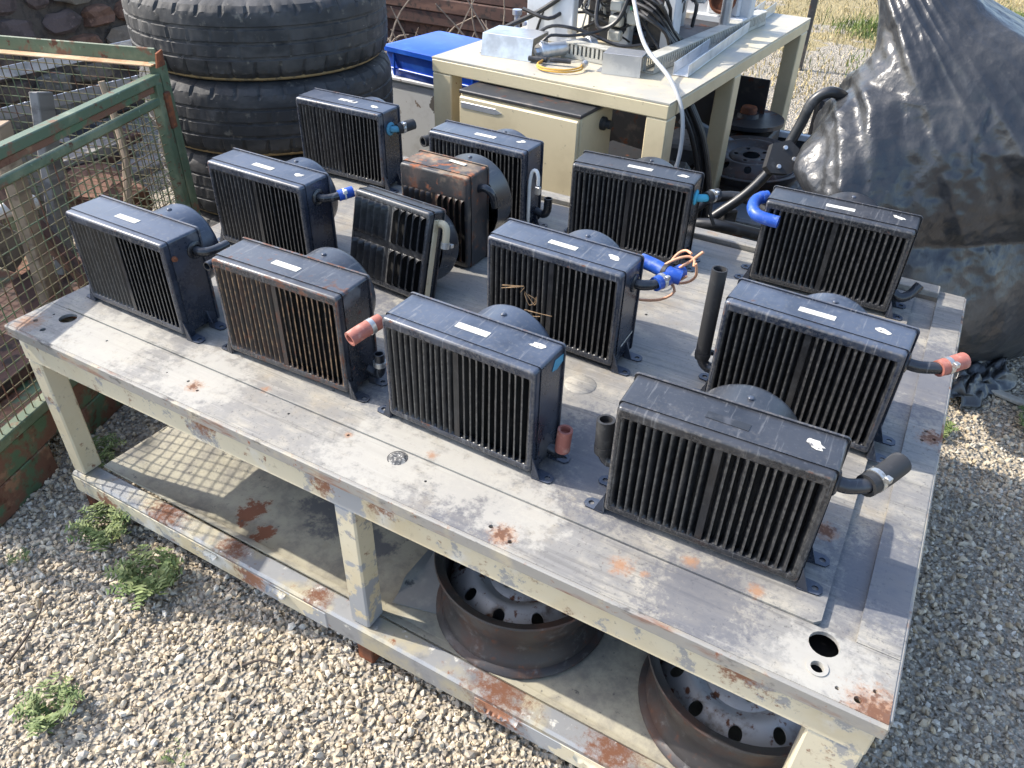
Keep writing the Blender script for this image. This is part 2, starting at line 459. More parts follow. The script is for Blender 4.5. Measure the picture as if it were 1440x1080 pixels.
def blades(n, gen, h0, h1, w, pal, lean=.9):
    xy, hs = gen(n)
    a = RNG.uniform(0, 2 * np.pi, n); h = RNG.uniform(h0, h1, n) * hs
    ln = RNG.uniform(.2, lean, n) * h; b = RNG.uniform(0, 2 * np.pi, n)
    sx, sy = np.cos(a) * w, np.sin(a) * w; dx, dy = np.cos(b) * ln, np.sin(b) * ln
    z0 = np.zeros(n)
    v = np.stack([np.stack([xy[:, 0] - sx, xy[:, 1] - sy, z0], 1), np.stack([xy[:, 0] + sx, xy[:, 1] + sy, z0], 1),
                  np.stack([xy[:, 0] + dx * .4 + sx * .7, xy[:, 1] + dy * .4 + sy * .7, h * .6], 1), np.stack([xy[:, 0] + dx * .4 - sx * .7, xy[:, 1] + dy * .4 - sy * .7, h * .6], 1),
                  np.stack([xy[:, 0] + dx, xy[:, 1] + dy, h], 1)], 1)
    t = np.array([(0, 1, 2), (0, 2, 3), (3, 2, 4)])
    c = np.repeat(np.array(pal)[RNG.integers(0, len(pal), n)] * RNG.uniform(.75, 1.15, (n, 1)), 5, 0)
    return v.reshape(-1, 3), (t[None] + (np.arange(n) * 5)[:, None, None]).reshape(-1, 3), c
def grass_gen(n):
    c = np.stack([RNG.uniform(-3, 4.5, 400), RNG.uniform(5.0, 13, 400)], 1)
    k = RNG.integers(0, 400, n)
    return c[k] + RNG.normal(0, .22, (n, 2)), np.ones(n)
v, t, c = blades(26000, grass_gen, .015, .055, .005, [(.42, .34, .17), (.36, .29, .14), (.48, .40, .23), (.30, .25, .12)])
mats['straw'] = M('dry_grass_blades', (.4, .33, .17), .9, 0, rand=False, attr='tint')
o = obj('dry_grass', numpy_mesh('dry_grass', v, t, c), 'straw'); stuff(o); o['label'] = 'short straw coloured dry grass at the back of the yard'
def green_gen(n):
    spots = np.array([(2.2, 9.4), (1.0, 8.2), (1.6, 6.7), (2.9, 10.5)])
    return spots[RNG.integers(0, 4, n)] + RNG.normal(0, .28, (n, 2)), np.ones(n)
v, t, c = blades(3500, green_gen, .04, .13, .004, [(.12, .17, .035), (.17, .20, .05), (.09, .13, .03)])
o = obj('green_grass', numpy_mesh('green_grass', v, t, c), 'straw'); stuff(o); o['label'] = 'small patches of fresh green grass in the dry grass'

# ------------------------------------------------------------------ the work table
mats['top'] = M('worn_galvanised_sheet', (.245, .239, .224), .52, .08,
    [dict(c=(0.194, 0.188, 0.180), s=5, d=6, lo=.36, hi=.70, st=(.35, 1, 1)), dict(c=(0.346, 0.324, 0.274), s=13, d=8, r=.75, lo=.44, hi=.66, st=(.6, 1, 1), rough=.65), dict(c=(0.132, 0.132, 0.139), s=34, d=8, r=.78, lo=.54, hi=.72, a=.6),
     dict(c=(0.272, 0.216, 0.139), s=7, d=7, r=.7, lo=.48, hi=.76, a=.5, rough=.65), dict(c=(0.124, 0.120, 0.113), s=85, d=4, lo=.53, hi=.68, st=(.03, 1, 1), a=.6), dict(c=(0.379, 0.364, 0.331), s=120, d=4, lo=.56, hi=.70, st=(.05, 1, 1), a=.45), dict(c=(0.091, 0.088, 0.083), s=150, lo=.57, hi=.72, a=.75),
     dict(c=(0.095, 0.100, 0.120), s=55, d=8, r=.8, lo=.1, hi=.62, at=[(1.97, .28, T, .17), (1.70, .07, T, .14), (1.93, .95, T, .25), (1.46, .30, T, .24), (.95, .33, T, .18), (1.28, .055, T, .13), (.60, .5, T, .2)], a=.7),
     dict(c=(0.387, 0.372, 0.331), s=40, d=8, r=.75, lo=.1, hi=.65, at=[(1.05, .09, T, .17), (1.9, .05, T, .10), (1.22, .13, T, .16), (.25, .06, T, .2), (.55, .09, T, .16), (1.35, .09, T, .12)], rough=.7, a=.75),
     dict(c=(.31, .165, .09), s=75, d=8, r=.8, lo=.15, hi=1.0, at=[(1.353, .028, T, .042), (1.98, .012, T, .070), (1.985, .715, T, .045), (.022, .03, T, .06), (.56, .055, T, .036), (1.56, .07, T, .035), (1.60, .075, T, .014), (1.775, .135, T, .024), (1.13, .135, T, .018), (.95, .10, T, .016), (1.66, .14, T, .024), (1.30, 1.39, T, .03), (.70, .125, T, .018), (1.845, .33, T, .04)], a=.85, rough=.9),
     dict(c=RUST_D, s=110, d=5, lo=.30, hi=.8, at=[(1.353, .028, T, .034), (1.985, .006, T, .06), (1.985, .72, T, .036), (.56, .055, T, .02), (1.845, .33, T, .03)], a=.8, rough=.9)],
    [dict(s=45, str=.15, dist=.002), dict(s=240, str=.15, dist=.0006)], rand=False)
CREAM = (.55, .495, .365)
cream_wear = [dict(c=(.50, .42, .27), s=3, lo=.42, hi=.62), dict(c=(.58, .56, .50), s=6, d=6, lo=.52, hi=.68), dict(c=(.30, .25, .17), s=55, lo=.60, hi=.76, a=.6), dict(c=(.28, .275, .265), s=9, d=8, r=.74, lo=.535, hi=.575, rough=.6), dict(c=(.19, .085, .045), s=22, d=7, r=.74, lo=.57, hi=.68, rough=.85), dict(c=(.10, .09, .085), s=34, d=6, lo=.64, hi=.72, a=.85)]
mats['cream'] = M('cream_paint', CREAM, .42, 0, cream_wear + [
     dict(c=(.29, .295, .30), s=16, d=6, lo=.35, hi=.50, at=[(.99, .0, T - .07, .08), (1.0, 0, .09, .28), (.70, 0, .09, .10), (1.42, 0, .09, .2)], rough=.6),
     dict(c=(.22, .10, .055), s=60, d=8, r=.75, lo=.30, hi=.80, at=[(.95, 0, T - .06, .06), (.62, 0, T - .05, .06), (.66, 0, .1, .09), (1.36, 0, .11, .12), (1.8, 0, T - .04, .07), (.12, 0, .08, .07), (1.1, 0, T - .04, .06)], rough=.9)],
     [dict(s=25, str=.2, dist=.002), dict(s=160, str=.15, dist=.0006)], rand=False)
mats['edge'] = M('table_edge_band', (.27, .26, .24), .55, .2,
    [dict(c=(.38, .34, .26), s=12, d=6, lo=.48, hi=.68), dict(c=(.20, .085, .045), s=18, d=6, lo=.52, hi=.70, st=(.3, 1, 1.5), rough=.9), dict(c=(.10, .095, .09), s=30, d=6, lo=.58, hi=.68, st=(.5, 1, 1)), dict(c=RUST, s=60, lo=.60, hi=.76, rough=.9)],
    [dict(s=70, str=.4, dist=.001)], rand=False)
mats['rail'] = M('bare_zinc_rail', (.27, .275, .28), .5, .3,
    [dict(c=(.40, .36, .26), s=8, d=7, lo=.44, hi=.62, rough=.5), dict(c=(.14, .145, .16), s=14, lo=.50, hi=.74, a=.8), dict(c=(.22, .09, .045), s=30, d=7, lo=.60, hi=.74, rough=.9), dict(c=(.17, .075, .042), s=60, d=8, r=.8, lo=.25, hi=1.0, at=[(.34, .03, .13, .12), (.58, .03, .13, .09), (.86, .02, .13, .07), (1.36, .03, .13, .14), (1.62, .03, .13, .12)], rough=.9), dict(c=(.62, .60, .55), s=40, lo=.62, hi=.74)],
    [dict(s=60, str=.3, dist=.001)], rand=False)
mats['shelf'] = M('shelf_sheet_paint', (.37, .34, .255), .5, 0,
    [dict(c=(.21, .195, .165), s=9, d=7, r=.72, lo=.40, hi=.66), dict(c=(.135, .132, .128), s=14, d=8, r=.72, lo=.32, hi=.62, at=[(.72, .28, .12, .15), (.86, .22, .12, .09)]),
     dict(c=(.20, .08, .042), s=26, d=8, r=.72, lo=.36, hi=.60, at=[(.27, .42, .12, .15), (.20, .55, .12, .1), (.52, .15, .12, .07), (.80, .40, .12, .10), (.60, .11, .12, .05)], rough=.9), dict(c=RUST_O, s=30, lo=.58, hi=.66, at=[(.27, .42, .12, .15)], rough=.9), dict(c=(.09, .085, .08), s=48, d=6, lo=.62, hi=.70, a=.85), dict(c=(.30, .27, .2), s=22, lo=.58, hi=.68, a=.6)],
    [dict(s=9, str=.4, dist=.004), dict(s=120, str=.2, dist=.001)], rand=False)
mats['grit'] = M('gritty_plug', (.10, .10, .10), .95, 0, [dict(c=(.40, .39, .36), s=190, lo=.5, hi=.62)], [dict(s=220, str=1, dist=.004)])

tbl = empty('work_table', (0, 0, 0), 0, 'long cream steel work table with worn grey metal top carrying the black heaters', 'table')
X0 = -.015
def add_plate(name, poly, holes, z1, th, mat='top', parent=tbl, **k):
    return MB().plate(poly, holes, z1 - th, z1, **k).build(name, mat, parent, 30)
fh = [(.086, .092, .021), (.082, .028, .007), (.03, .045, .006), (.042, .085, .003), (1.893, .0895, .0235), (1.892, .042, .010), (1.925, .022, .0035), (1.975, .045, .0035), (1.955, .018, .006),
      (1.325, .035, .0045), (1.372, .021, .0045), (.535, .062, .0035), (.578, .048, .0035), (.25, .075, .003), (.95, .10, .003), (.47, .06, .002), (1.076, .096, .021), (1.16, .07, .003), (.80, .09, .003)]
add_plate('front_plate', [(X0, 0), (2, 0), (2, .118), (X0, .118)], fh, T - .003, .008)
add_plate('right_plate', [(1.936, .1195), (2, .1195), (2, 1.41), (1.936, 1.41)], [(1.968, .70, .004), (1.99, .715, .004), (1.972, .735, .004)], T - .003, .008)
add_plate('left_plate', [(X0, .1195), (.044, .1195), (.044, 1.41), (X0, 1.41)], [(.02, .4, .004)], T - .003, .008)
add_plate('channel_floor', [(1.865, .1186), (1.945, .1186), (1.945, 1.36), (1.865, 1.36)], [], T - .0125, .004)
MB().box((.955, .1195, T - .0165), (1.80, .010, .006)).build('seam_backing', 'rust', tbl)
ch = [(1.279, 1.026, .004), (.99, .33, .003), (1.30, .62, .0045), (.62, .43, .003), (1.295, .86, .004), (.83, .20, .003)]
add_plate('centre_plate', [(.048, .1198), (1.870, .1198), (1.880, .1298), (1.880, 1.355), (.048, 1.355)], ch, T, .008)
MB().bar((X0, 1.383, T + .006), (1.935, 1.383, T + .006), .044, .018, .002).build('back_strip', 'top', tbl)
for (x, y, r_) in ((1.27, 1.02, .034), (1.28, .50, .036)):
    MB().lathe([(0.0005, T + .003), (r_ * .9, T + .003), (r_, T + .0005)], (x, y, 0), n=36).build('round_cover', 'top', tbl)
MB().lathe([(.0005, T - .001), (.012, T + .001), (.0205, T - .004)], (1.076, .096, 0), n=24).build('gritty_plug', 'grit', tbl)
MB().lathe([(.0102, T - .0025), (.0165, T - .0025), (.0165, T - .001), (.0102, T - .001)], (1.892, .042, 0), n=24, closed=True).build('washer', 'top', tbl)
# black sheet standing in for the shade inside the holes, then the frame
MB().box((.99, .70, T - .052), (1.86, 1.28, .006)).build('hole_shade_sheet', 'hole', tbl)
MB().bar((X0 - .003, -.0015, T - .0195), (2.003, -.0015, T - .0195), .011, .030, .0025).build('front_edge_band', 'edge', tbl)
MB().bar((2.0015, .008, T - .0195), (2.0015, 1.41, T - .0195), .009, .030, .0025).build('right_edge_band', 'edge', tbl)
MB().bar((X0 - .0015, .008, T - .0195), (X0 - .0015, 1.41, T - .0195), .009, .030, .0025).build('left_edge_band', 'edge', tbl)
MB().bar((X0 + .004, .034, T - .0755), (1.996, .034, T - .0755), .052, .066, .003).build('front_beam', 'cream', tbl)
MB().bar((X0 + .002, 1.378, T - .073), (1.998, 1.378, T - .073), .052, .070, .003).build('back_beam', 'cream', tbl)
MB().bar((1.966, .058, T - .073), (1.966, 1.350, T - .073), .052, .070, .003).build('right_beam', 'cream', tbl)
MB().bar((X0 + .036, .058, T - .073), (X0 + .036, 1.350, T - .073), .052, .070, .003).build('left_beam', 'cream', tbl)
for (a, b) in ((.07, .155), (1.70, 1.79)):
    MB().box(((a + b) / 2, .0035, T - .039), (b - a, .004, .0055)).build('slot', 'hole', tbl)
ZL = .134
for (x, w) in ((X0 + .029, .048), (.996, .052), (1.952, .086)):
    for y in (.0375, 1.376):
        MB().box((x, y, (ZL + T - .1095) / 2), (w, .055, T - .1095 - ZL), .004).build('leg', 'cream', tbl)
MB().bar((X0 + .002, .028, .098), (1.998, .028, .098), .056, .070, .006).build('lower_front_rail', 'rail', tbl)
MB().bar((X0 + .002, .0005, .092), (.9, .0005, .092), .004, .056, .0015).build('rail_paint_face', 'cream', tbl)
MB().bar((1.31, .0005, .090), (1.998, .0005, .090), .004, .052, .0015).build('rail_paint_face', 'cream', tbl)
MB().bar((X0 + .002, 1.378, .098), (1.998, 1.378, .098), .052, .070, .003).build('lower_back_rail', 'cream', tbl)
MB().bar((1.966, .058, .098), (1.966, 1.350, .098), .052, .070, .003).build('lower_right_rail', 'cream', tbl)
for (x, y) in ((.02, .03), (1.0, .03), (1.96, .03), (.02, 1.37), (1.0, 1.37), (1.96, 1.37)):
    MB().box((x, y, .030), (.045, .045, .062), .003).build('foot', 'rust', tbl)
# shelf sheet, slightly buckled, with a wavy left end
def shz(x, y): return .006 * mn.noise(Vector((x * 3.1, y * 3.1, 0))) + (.022 * max(0, 1 - math.hypot(x - .06, (y - .08)) / .12))
se = [(x, y) for x in np.arange(.06, 1.94, .06) for y in np.arange(.08, 1.34, .06)]
MB().plate([(.055, .0575), (1.938, .0575), (1.938, 1.348), (.075, 1.348), (.058, 1.0), (.07, .6), (.045, .3)], [], .116, .122, shz, se).build('shelf', 'shelf', tbl, 60)
# peeled sheets of paint lying on the shelf and curling off the rails
def flake(pts, thick, curl, mat, seed, name='paint_flake'):
    """ragged sheet; pts = outline in the plane u, v with an origin, two axes and a curl"""
    o_, u_, v_, W, H = pts
    rr_ = random.Random(seed); n = 12; m = 5
    o_, u_, v_ = Vector(o_), Vector(u_).normalized(), Vector(v_).normalized(); nrm = u_.cross(v_)
    mb = MB(); top, bot = [], []
    prof = [rr_.uniform(.45, 1.0) for _ in range(n + 1)]; prof[0] *= .35; prof[-1] *= .35
    for i in range(n + 1):
        for j in range(m + 1):
            u = W * i / n; v = H * prof[i] * j / m
            k = (j / m) ** 2 * curl * (1 + .5 * rr_.uniform(-1, 1))
            p = o_ + u_ * u + v_ * v + nrm * k
            top.append(p); bot.append(p - nrm * thick)
    N_ = len(top); f = []
    for i in range(n):
        for j in range(m):
            a = i * (m + 1) + j; q = (a, a + m + 1, a + m + 2, a + 1); f.append(q); f.append(tuple(x + N_ for x in reversed(q)))
        a = i * (m + 1) + m; f.append((a, a + m + 1, a + m + 1 + N_, a + N_)); a = i * (m + 1); f.append((a + m + 1, a, a + N_, a + m + 1 + N_))
    mb.add(top + bot, f)
    return mb.build(name, mat, tbl, 50)
mats['flake'] = M('peeling_paint', (.54, .51, .43), .6, 0, [dict(c=(.36, .355, .34), s=9, lo=.45, hi=.6), dict(c=(.12, .12, .12), s=40, lo=.62, hi=.68)], [dict(s=40, str=.3, dist=.002)], rand=False)
mats['grey_flake'] = M('grey_peeling_sheet', (.24, .235, .22), .7, 0, [dict(c=(.36, .34, .29), s=8, lo=.5, hi=.65), dict(c=(.08, .08, .08), s=16, lo=.60, hi=.68)], [dict(s=22, str=.5, dist=.004)], rand=False)
flake(((1.02, .10, .130), (1, .25, 0), (-.1, 1, .03), .26, .34), .002, .022, 'grey_flake', 3)
flake(((1.10, .30, .131), (1, .05, 0), (.1, 1, .03), .22, .3), .002, .03, 'grey_flake', 5)
for (x, w, h, c, sd) in ((.48, .07, .018, .006, 22), (.72, .06, .016, .008, 23), (1.34, .08, .016, .008, 24), (1.55, .10, .018, .006, 25)):
    flake(((x, -.0032, .116), (1, 0, 0), (0, 0, -1), w, h), .0010, -c, 'cream', sd)
# ------------------------------------------------------------------ steel wheel rims on the shelf
mats['rim'] = M('rusty_black_rim', (.040, .036, .036), .45, .25, [dict(c=(.070, .040, .030), s=9, d=6, lo=.46, hi=.66, rough=.75), dict(c=(.14, .06, .035), s=45, d=6, lo=.58, hi=.74, rough=.85), dict(c=(.16, .155, .15), s=26, d=7, r=.72, lo=.54, hi=.74, a=.8, rough=.5)], [dict(s=70, str=.35, dist=.001)])
mats['rim_silver'] = M('silver_rim_disc', (.46, .455, .44), .5, .2, [dict(c=(.17, .13, .10), s=14, d=6, lo=.50, hi=.68, rough=.8), dict(c=(.15, .06, .032), s=36, lo=.56, hi=.66, rough=.85)], [dict(s=90, str=.3, dist=.001)])
def make_rim(label, loc, rz, group, disc='rim_silver', r=.207, h=.175, tilt=(0, 0)):
    e = empty('steel_wheel_rim', loc, 0, label, 'wheel rim', group, rot=(tilt[0], tilt[1], rz))
    k = r / .207
    p = [(.194, .000), (.205, .001), (.207, .006), (.203, .013), (.192, .018), (.187, .034), (.176, .046), (.174, .075), (.183, .100), (.187, .140), (.187, .157), (.194, .160), (.202, .166), (.205, .171), (.203, .175), (.197, .173), (.182, .164), (.180, .140), (.176, .100), (.167, .075), (.169, .046), (.180, .034), (.184, .016)]
    MB().lathe([(a * k, b * h / .175) for a, b in p], n=64, closed=True).build('barrel', 'rim', e, 40)
    def zf(x, y):
        q = math.hypot(x, y) / k
        return .028 * math.exp(-((q - .115) / .028) ** 2) - .02 * max(0, (q - .145) / .03) ** 2 + (.012 if q < .075 else 0)
    n = 10
    holes = [(.138 * k * math.cos(2 * math.pi * i / n), .138 * k * math.sin(2 * math.pi * i / n), .0135 * k) for i in range(n)]
    holes += [(.055 * k * math.cos(2 * math.pi * i / 5 + .3), .055 * k * math.sin(2 * math.pi * i / 5 + .3), .008 * k) for i in range(5)] + [(0, 0, .032 * k)]
    ex = [(q * k * math.cos(2 * math.pi * i / 40), q * k * math.sin(2 * math.pi * i / 40)) for q in (.07, .08, .09, .1, .108, .116, .1225, .154, .162) for i in range(40)]
    outer = [(.1705 * k * math.cos(2 * math.pi * i / 48), .1705 * k * math.sin(2 * math.pi * i / 48)) for i in range(48)]
    MB().plate(outer, holes, .096, .100, zf, ex, 16).build('disc', disc, e, 50)
    return e
make_rim('rusty black wheel rim with silver holed disc lying on the shelf beside the middle leg', (1.283, .262, .123), .4, 'wheel rims under the table')
make_rim('rusty black wheel rim on the shelf under the right end of the table', (1.80, .255, .1325), 1.1, 'wheel rims under the table', r=.203, tilt=(0, R(-1.6)))
make_rim('wheel rim on the shelf whose edge sticks out past the right table end', (1.86, .80, .1345), 2.1, 'wheel rims under the table', 'rim')
# ------------------------------------------------------------------ bus heaters
def louvre_mesh(pitch, length, bulge, sgn):
    """flat bar on the outer side, blade bending inwards towards the middle of the grille"""
    mb = MB(); loops = []
    e = min(.013, length * .2)
    zs = [0, .12 * e, .35 * e, .65 * e, e, length * .35, length * .65, length - e, length - .65 * e, length - .35 * e, length - .12 * e, length]
    fr = [(0, 0), (.20, 0), (.34, .16), (.52, .58), (.70, 1.0)]
    for z in zs:
        d = min(z, length - z)
        q = 1.0 if d >= e else math.sqrt(max(0, 1 - (1 - d / e) ** 2))
        stretch = 1.44 - .44 * q
        pts = []
        for k, (u, w) in enumerate(fr):
            uu = u if k < 2 else .20 + (u - .20) * (1 + .56 * (1 - q))
            pts.append((uu * pitch, bulge * q * w))
        lp = [(-sgn * u, w - .0006, z) for u, w in pts] + [(-sgn * u, w + .0009, z) for u, w in reversed(pts)]
        loops.append(lp)
    mb.loft(loops, True, True)
    me = mb.mesh('louvre', 40)
    at_ = me.attributes.new('wear_glint', 'FLOAT', 'POINT'); at_.data.foreach_set('value', np.array([(1.0, .6, 0, 0, 0, 0, 0, 0, 0, .8)[i % 10] for i in range(len(me.vertices))], np.float32))  # bar edges marked for painted glints as well as wear
    return me
_lcache = {}
def louvre_data(pitch, length, bulge, sgn, mat):
    k = (round(pitch, 5), round(length, 4), sgn, mat)
    if k not in _lcache:
        me = louvre_mesh(pitch, length, bulge, sgn); me.materials.append(mats[mat]); _lcache[k] = me
    return _lcache[k]
_pcache = {}
def shared(key, maker, mat):
    k = (key, mat)
    if k not in _pcache:
        me = maker(); me.materials.append(mats[mat]); _pcache[k] = me
    return _pcache[k]

def foot_mesh(s):
    mb = MB()
    # tab lying on the table with a slotted hole
    mb.plate([(0, 0), (s * .034, .002), (s * .040, .010), (s * .038, .022), (s * .030, .028), (0, .030)][::s], [(s * .027, .0145, .0055)], .0, .0028)
    mb.add([(0, .001, .001), (0, .004, .001), (s * .018, .001, .001), (s * .018, .004, .001), (s * -.001, .001, .050), (s * -.001, .004, .050)],
           [(0, 2, 4), (1, 5, 3), (0, 4, 5, 1), (2, 3, 5, 4), (0, 1, 3, 2)])
    mb.add([(s * -.003, .002, .002), (s * -.003, .026, .002), (s * .0012, .002, .045), (s * .0012, .026, .030), (s * .0015, .002, .002), (s * .0015, .026, .002)],
           [(4, 5, 3, 2), (0, 2, 3, 1), (0, 1, 5, 4), (0, 4, 2), (1, 3, 5)])
    return mb.mesh('foot', 30)

def heater(label, x, y, deg, w=.343, d=.106, h=.25, paint='heater', lv='louvre', n=11, rows=1, drum=(.012, .136, .100, .092), top_margin=.021, feet=True, tilt=0.0, zoff=0.0, bulge=.0125, step=True, lab=True, blot=True, labmat='paper', group='black bus heaters standing on the table', drum_mat=None, pods=False):
    H = empty('bus_heater', (x, y, T + zoff), R(deg), label, 'heater', group, rot=(tilt, 0, R(deg)))
    a, b = -w / 2, w / 2
    z0 = .011 if feet else .0
    # shell behind the bezel: open to the front
    def mk_shell():
        m = MB(); yb = d - .004
        m.loft([rrect(a + .003, b - .003, z0 + .003, h - .003, .006, .0195), rrect(a, b, z0, h, .0065, .0175), rrect(a, b, z0, h, .0065, yb), rrect(a + .004, b - .004, z0 + .004, h - .004, .005, yb + .003)], False, True)
        return wear_attr(m.mesh('shell', 40), 20, {0: .9, 1: .5})
    obj('shell', shared(('shell', w, d, h, z0), mk_shell, paint), None, H)
    mx = .0115; zt, zb = h - top_margin, z0 + .017
    def mk_bezel():
        m = MB(); i = .0022
        m.loft([rrect(a + i, b - i, z0 + i, h - i, .0075, .0185), rrect(a + i, b - i, z0 + i, h - i, .0075, .0055), rrect(a + i + .0010, b - i - .0010, z0 + i + .0010, h - i - .0010, .0075, .0026),
                rrect(a + i + .0035, b - i - .0035, z0 + i + .0035, h - i - .0035, .007, .0006), rrect(a + i + .0065, b - i - .0065, z0 + i + .0065, h - i - .0065, .006, 0), rrect(a + mx, b - mx, zb, zt, .004, .0005), rrect(a + mx, b - mx, zb, zt, .004, .010)])
        return wear_attr(m.mesh('front_bezel', 40), 20, {2: .5, 3: 1, 4: .4, 5: .7})
    obj('front_bezel', shared(('bezel', w, h, z0, top_margin), mk_bezel, paint), None, H)
    def mk_flange():
        m = MB(); o = .0035
        m.loft([rrect(a - o, b + o, z0 - .002, h + o, .008, d - .008), rrect(a - o - .0008, b + o + .0008, z0 - .0028, h + o + .0008, .009, d - .0055), rrect(a - o, b + o, z0 - .002, h + o, .008, d - .003), rrect(a + .002, b - .002, z0 + .002, h - .002, .006, d - .003)])
        m.loft([rrect(a - o, b + o, z0 - .002, h + o, .008, d - .008), rrect(a + .0005, b - .0005, z0 + .0005, h - .0005, .006, d - .008)])
        return wear_attr(m.mesh('rear_flange', 40), 20, {0: .7, 1: 1, 2: .7})
    obj('rear_flange', shared(('flange', w, d, h, z0), mk_flange, paint), None, H)
    obj('radiator_core', shared(('core', w, h, z0), lambda: MB().box((0, .030, (z0 + h) / 2), (w - .012, .006, h - z0 - .012)).mesh('radiator_core', 0), 'core'), None, H)
    # louvres: the left half opens to the left, the right half to the right
    gap = .010; pitch = (w - 2 * mx - gap) / (2 * n)
    bands = [(zb, zt)] if rows == 1 else [(zb, (zb + zt) / 2 - .007), ((zb + zt) / 2 + .007, zt)]
    for (l0, l1) in bands:
        for k in range(n):
            for sgn in (-1, 1):
                if pods:     # pressed out pods that open away from the middle
                    lo = obj('louvre', louvre_data(pitch, l1 - l0 - .002, -bulge, -sgn, lv), None, H, (sgn * (gap / 2 + pitch * k), .0022, l0 + .001))
                    continue
                xr = sgn * (gap / 2 + pitch * (k + 1))
                lo = obj('louvre', louvre_data(pitch, l1 - l0 - .002, bulge, sgn, lv), None, H, (xr, .0022, l0 + .001))
                if random.random() < .40: lo.rotation_euler = (random.uniform(-.008, .008), random.uniform(-.012, .012), random.uniform(-.16, .16))
    def mk_div():
        m = MB().box((0, .0030, (zb + zt) / 2), (gap + .002, .0025, zt - zb))
        if rows == 2: m.box((0, .0035, (zb + zt) / 2), (w - 2 * mx, .003, .0145))
        return m.mesh('divider', 0)
    obj('divider', shared(('div', w, zb, zt, rows), mk_div, lv), None, H)
    # fan housing drum with a screw
    dx, dz, dr, dl = drum
    def mk_drum():
        m = MB()
        m.lathe([(dr * 1.02, d - .004), (dr, d + .004), (dr, d + dl - .016), (dr * .985, d + dl - .007), (dr * .95, d + dl - .001), (dr * .86, d + dl + .002), (.0008, d + dl + .002)], (dx, 0, dz), 'Y', 56)
        return m.mesh('fan_housing', 50)
    fh_ = obj('fan_housing', shared(('drum', drum, d), mk_drum, drum_mat or paint), None, H)
    def mk_screw():
        return MB().lathe([(.006, dz + dr - .001), (.0058, dz + dr + .002), (.004, dz + dr + .0035), (.0005, dz + dr + .0038)], (dx, d + .045, 0), 'Z', 14).mesh('screw', 50)
    obj('screw', shared(('screw', drum, d), mk_screw, 'heater_dusty_sky'), None, fh_)
    if feet:
        for s in (-1, 1):
            for yy in (.002, d - .036):
                obj('foot', shared(('foot', s), lambda: foot_mesh(s), 'heater_dusty_sky' if paint != 'heater_rust' else 'heater_rust'), None, H, (s * (w / 2 - .001), yy, .0006))
    if lab:
        j = random.uniform(-.012, .012)
        obj('label', shared(('lab', h), lambda: MB().box((0, 0, h + .0006), (.070, .017, .0008)).mesh('label', 0), labmat if labmat != 'paper' else random.choice(('paper', 'paper', 'paper_dirty', 'paper_torn'))), None, H, (j, .052 + j * .5, 0), (0, 0, random.uniform(-.03, .03)))
    if blot:
        rr_ = random.Random(label)
        pts = [(.018 * math.cos(t) * rr_.uniform(.5, 1.1), .0095 * math.sin(t) * rr_.uniform(.45, 1.25)) for t in np.linspace(0, 2 * math.pi, 13)[:-1]]
        MB().plate(pts, [], h + .0003, h + .0009).build('sticker_rest', 'blotch', H, 0, (w / 2 - .05 + rr_.uniform(-.012, .012), .064 + rr_.uniform(-.014, .012), 0), (0, 0, rr_.uniform(-.6, .6)))
    return H

def pipe(H, pts, r, mat, name='pipe', hollow=.78, n=12, **k):
    return MB().tube(pts, r, n, hollow, **k).build(name, mat, H, 60)
def clamp(H, p, dirv, r, mat='clamp', wide=.010):
    dv = Vector(dirv).normalized(); p = Vector(p)
    e = MB().tube([p - dv * wide / 2, p + dv * wide / 2], r, 18, .9, smooth=0)
    side = dv.orthogonal().normalized()
    e.box(p + side * (r + .004), (.010, .010, .010), .001, dv.to_track_quat('Z', 'Y').to_matrix())
    return e.build('hose_clamp', mat, H, 40)
def elbow(H, s, w=.343, y=.066, z=.208, out=.040, end=(0, 1, 0), ln=.045, r=.0105, mat='heater'):
    p0 = Vector((s * (w / 2 - .004), y, z)); d = Vector(end).normalized()
    MB().lathe([(.021, -.002), (.021, .0025), (.017, .005), (.0125, .006)], (0, 0, 0), 'X', 20).move(Matrix.Translation((s * w / 2, y, z)) @ Matrix.Scale(s, 4, Vector((1, 0, 0)))).build('pipe_collar', mat, H, 40)
    c = p0 + Vector((s * (out + .004), 0, 0))
    pts = [p0, p0 + Vector((s * out * .6, 0, 0)), c + d * out * .35 - Vector((s * .004, 0, 0)), c + d * (out * .35 + ln * .5), c + d * (out * .35 + ln)]
    pipe(H, pts, r, mat)
    return pts[-1], d

A = heater('dusty black heater standing alone at the front left corner of the table', .243, .171, -.6, w=.335, h=.247, paint='heater_dusty_sky', blot=False)
elbow(A, 1, .335, y=.080, z=.203)
MB().lathe([(.0005, .007), (.006, .006), (.007, 0)], (0, 0, 0), 'X', 8).build('bolt', 'rust', A, 30, (.335 / 2 + .001, .022, .205))
B = heater('rusty-edged black heater, second from the left in the front row', .71, .187, 1.3, w=.340, paint='heater_rust', lv='louvre_rust', blot=False)
p, dd = elbow(B, -1, .340, z=.205, end=(0, -1, 0), ln=.03)
pipe(B, [(.165, .075, .035), (.19, .075, .03), (.200, .075, .045), (.200, .075, .085)], .0115, 'heater')
clamp(B, (.200, .075, .060), (0, 0, 1), .0145)
C = heater('black heater with a red hose stub on its upper left, front middle of the table', 1.16, .179, -1.3, w=.341, paint='heater_dusty_sky')
p, dd = elbow(C, -1, .341, z=.215, y=.045, end=(-.25, -1, -.1), ln=.02, out=.022)
pipe(C, [p - dd * .012, p + dd * .03, p + dd * .062 + Vector((0, 0, -.003))], .0152, 'hose_red', 'hose', .66, 16)
clamp(C, p + dd * .012, dd, .0163)
pipe(C, [(.165, .070, .03), (.188, .070, .025), (.197, .070, .035), (.198, .070, .05)], .0115, 'heater')
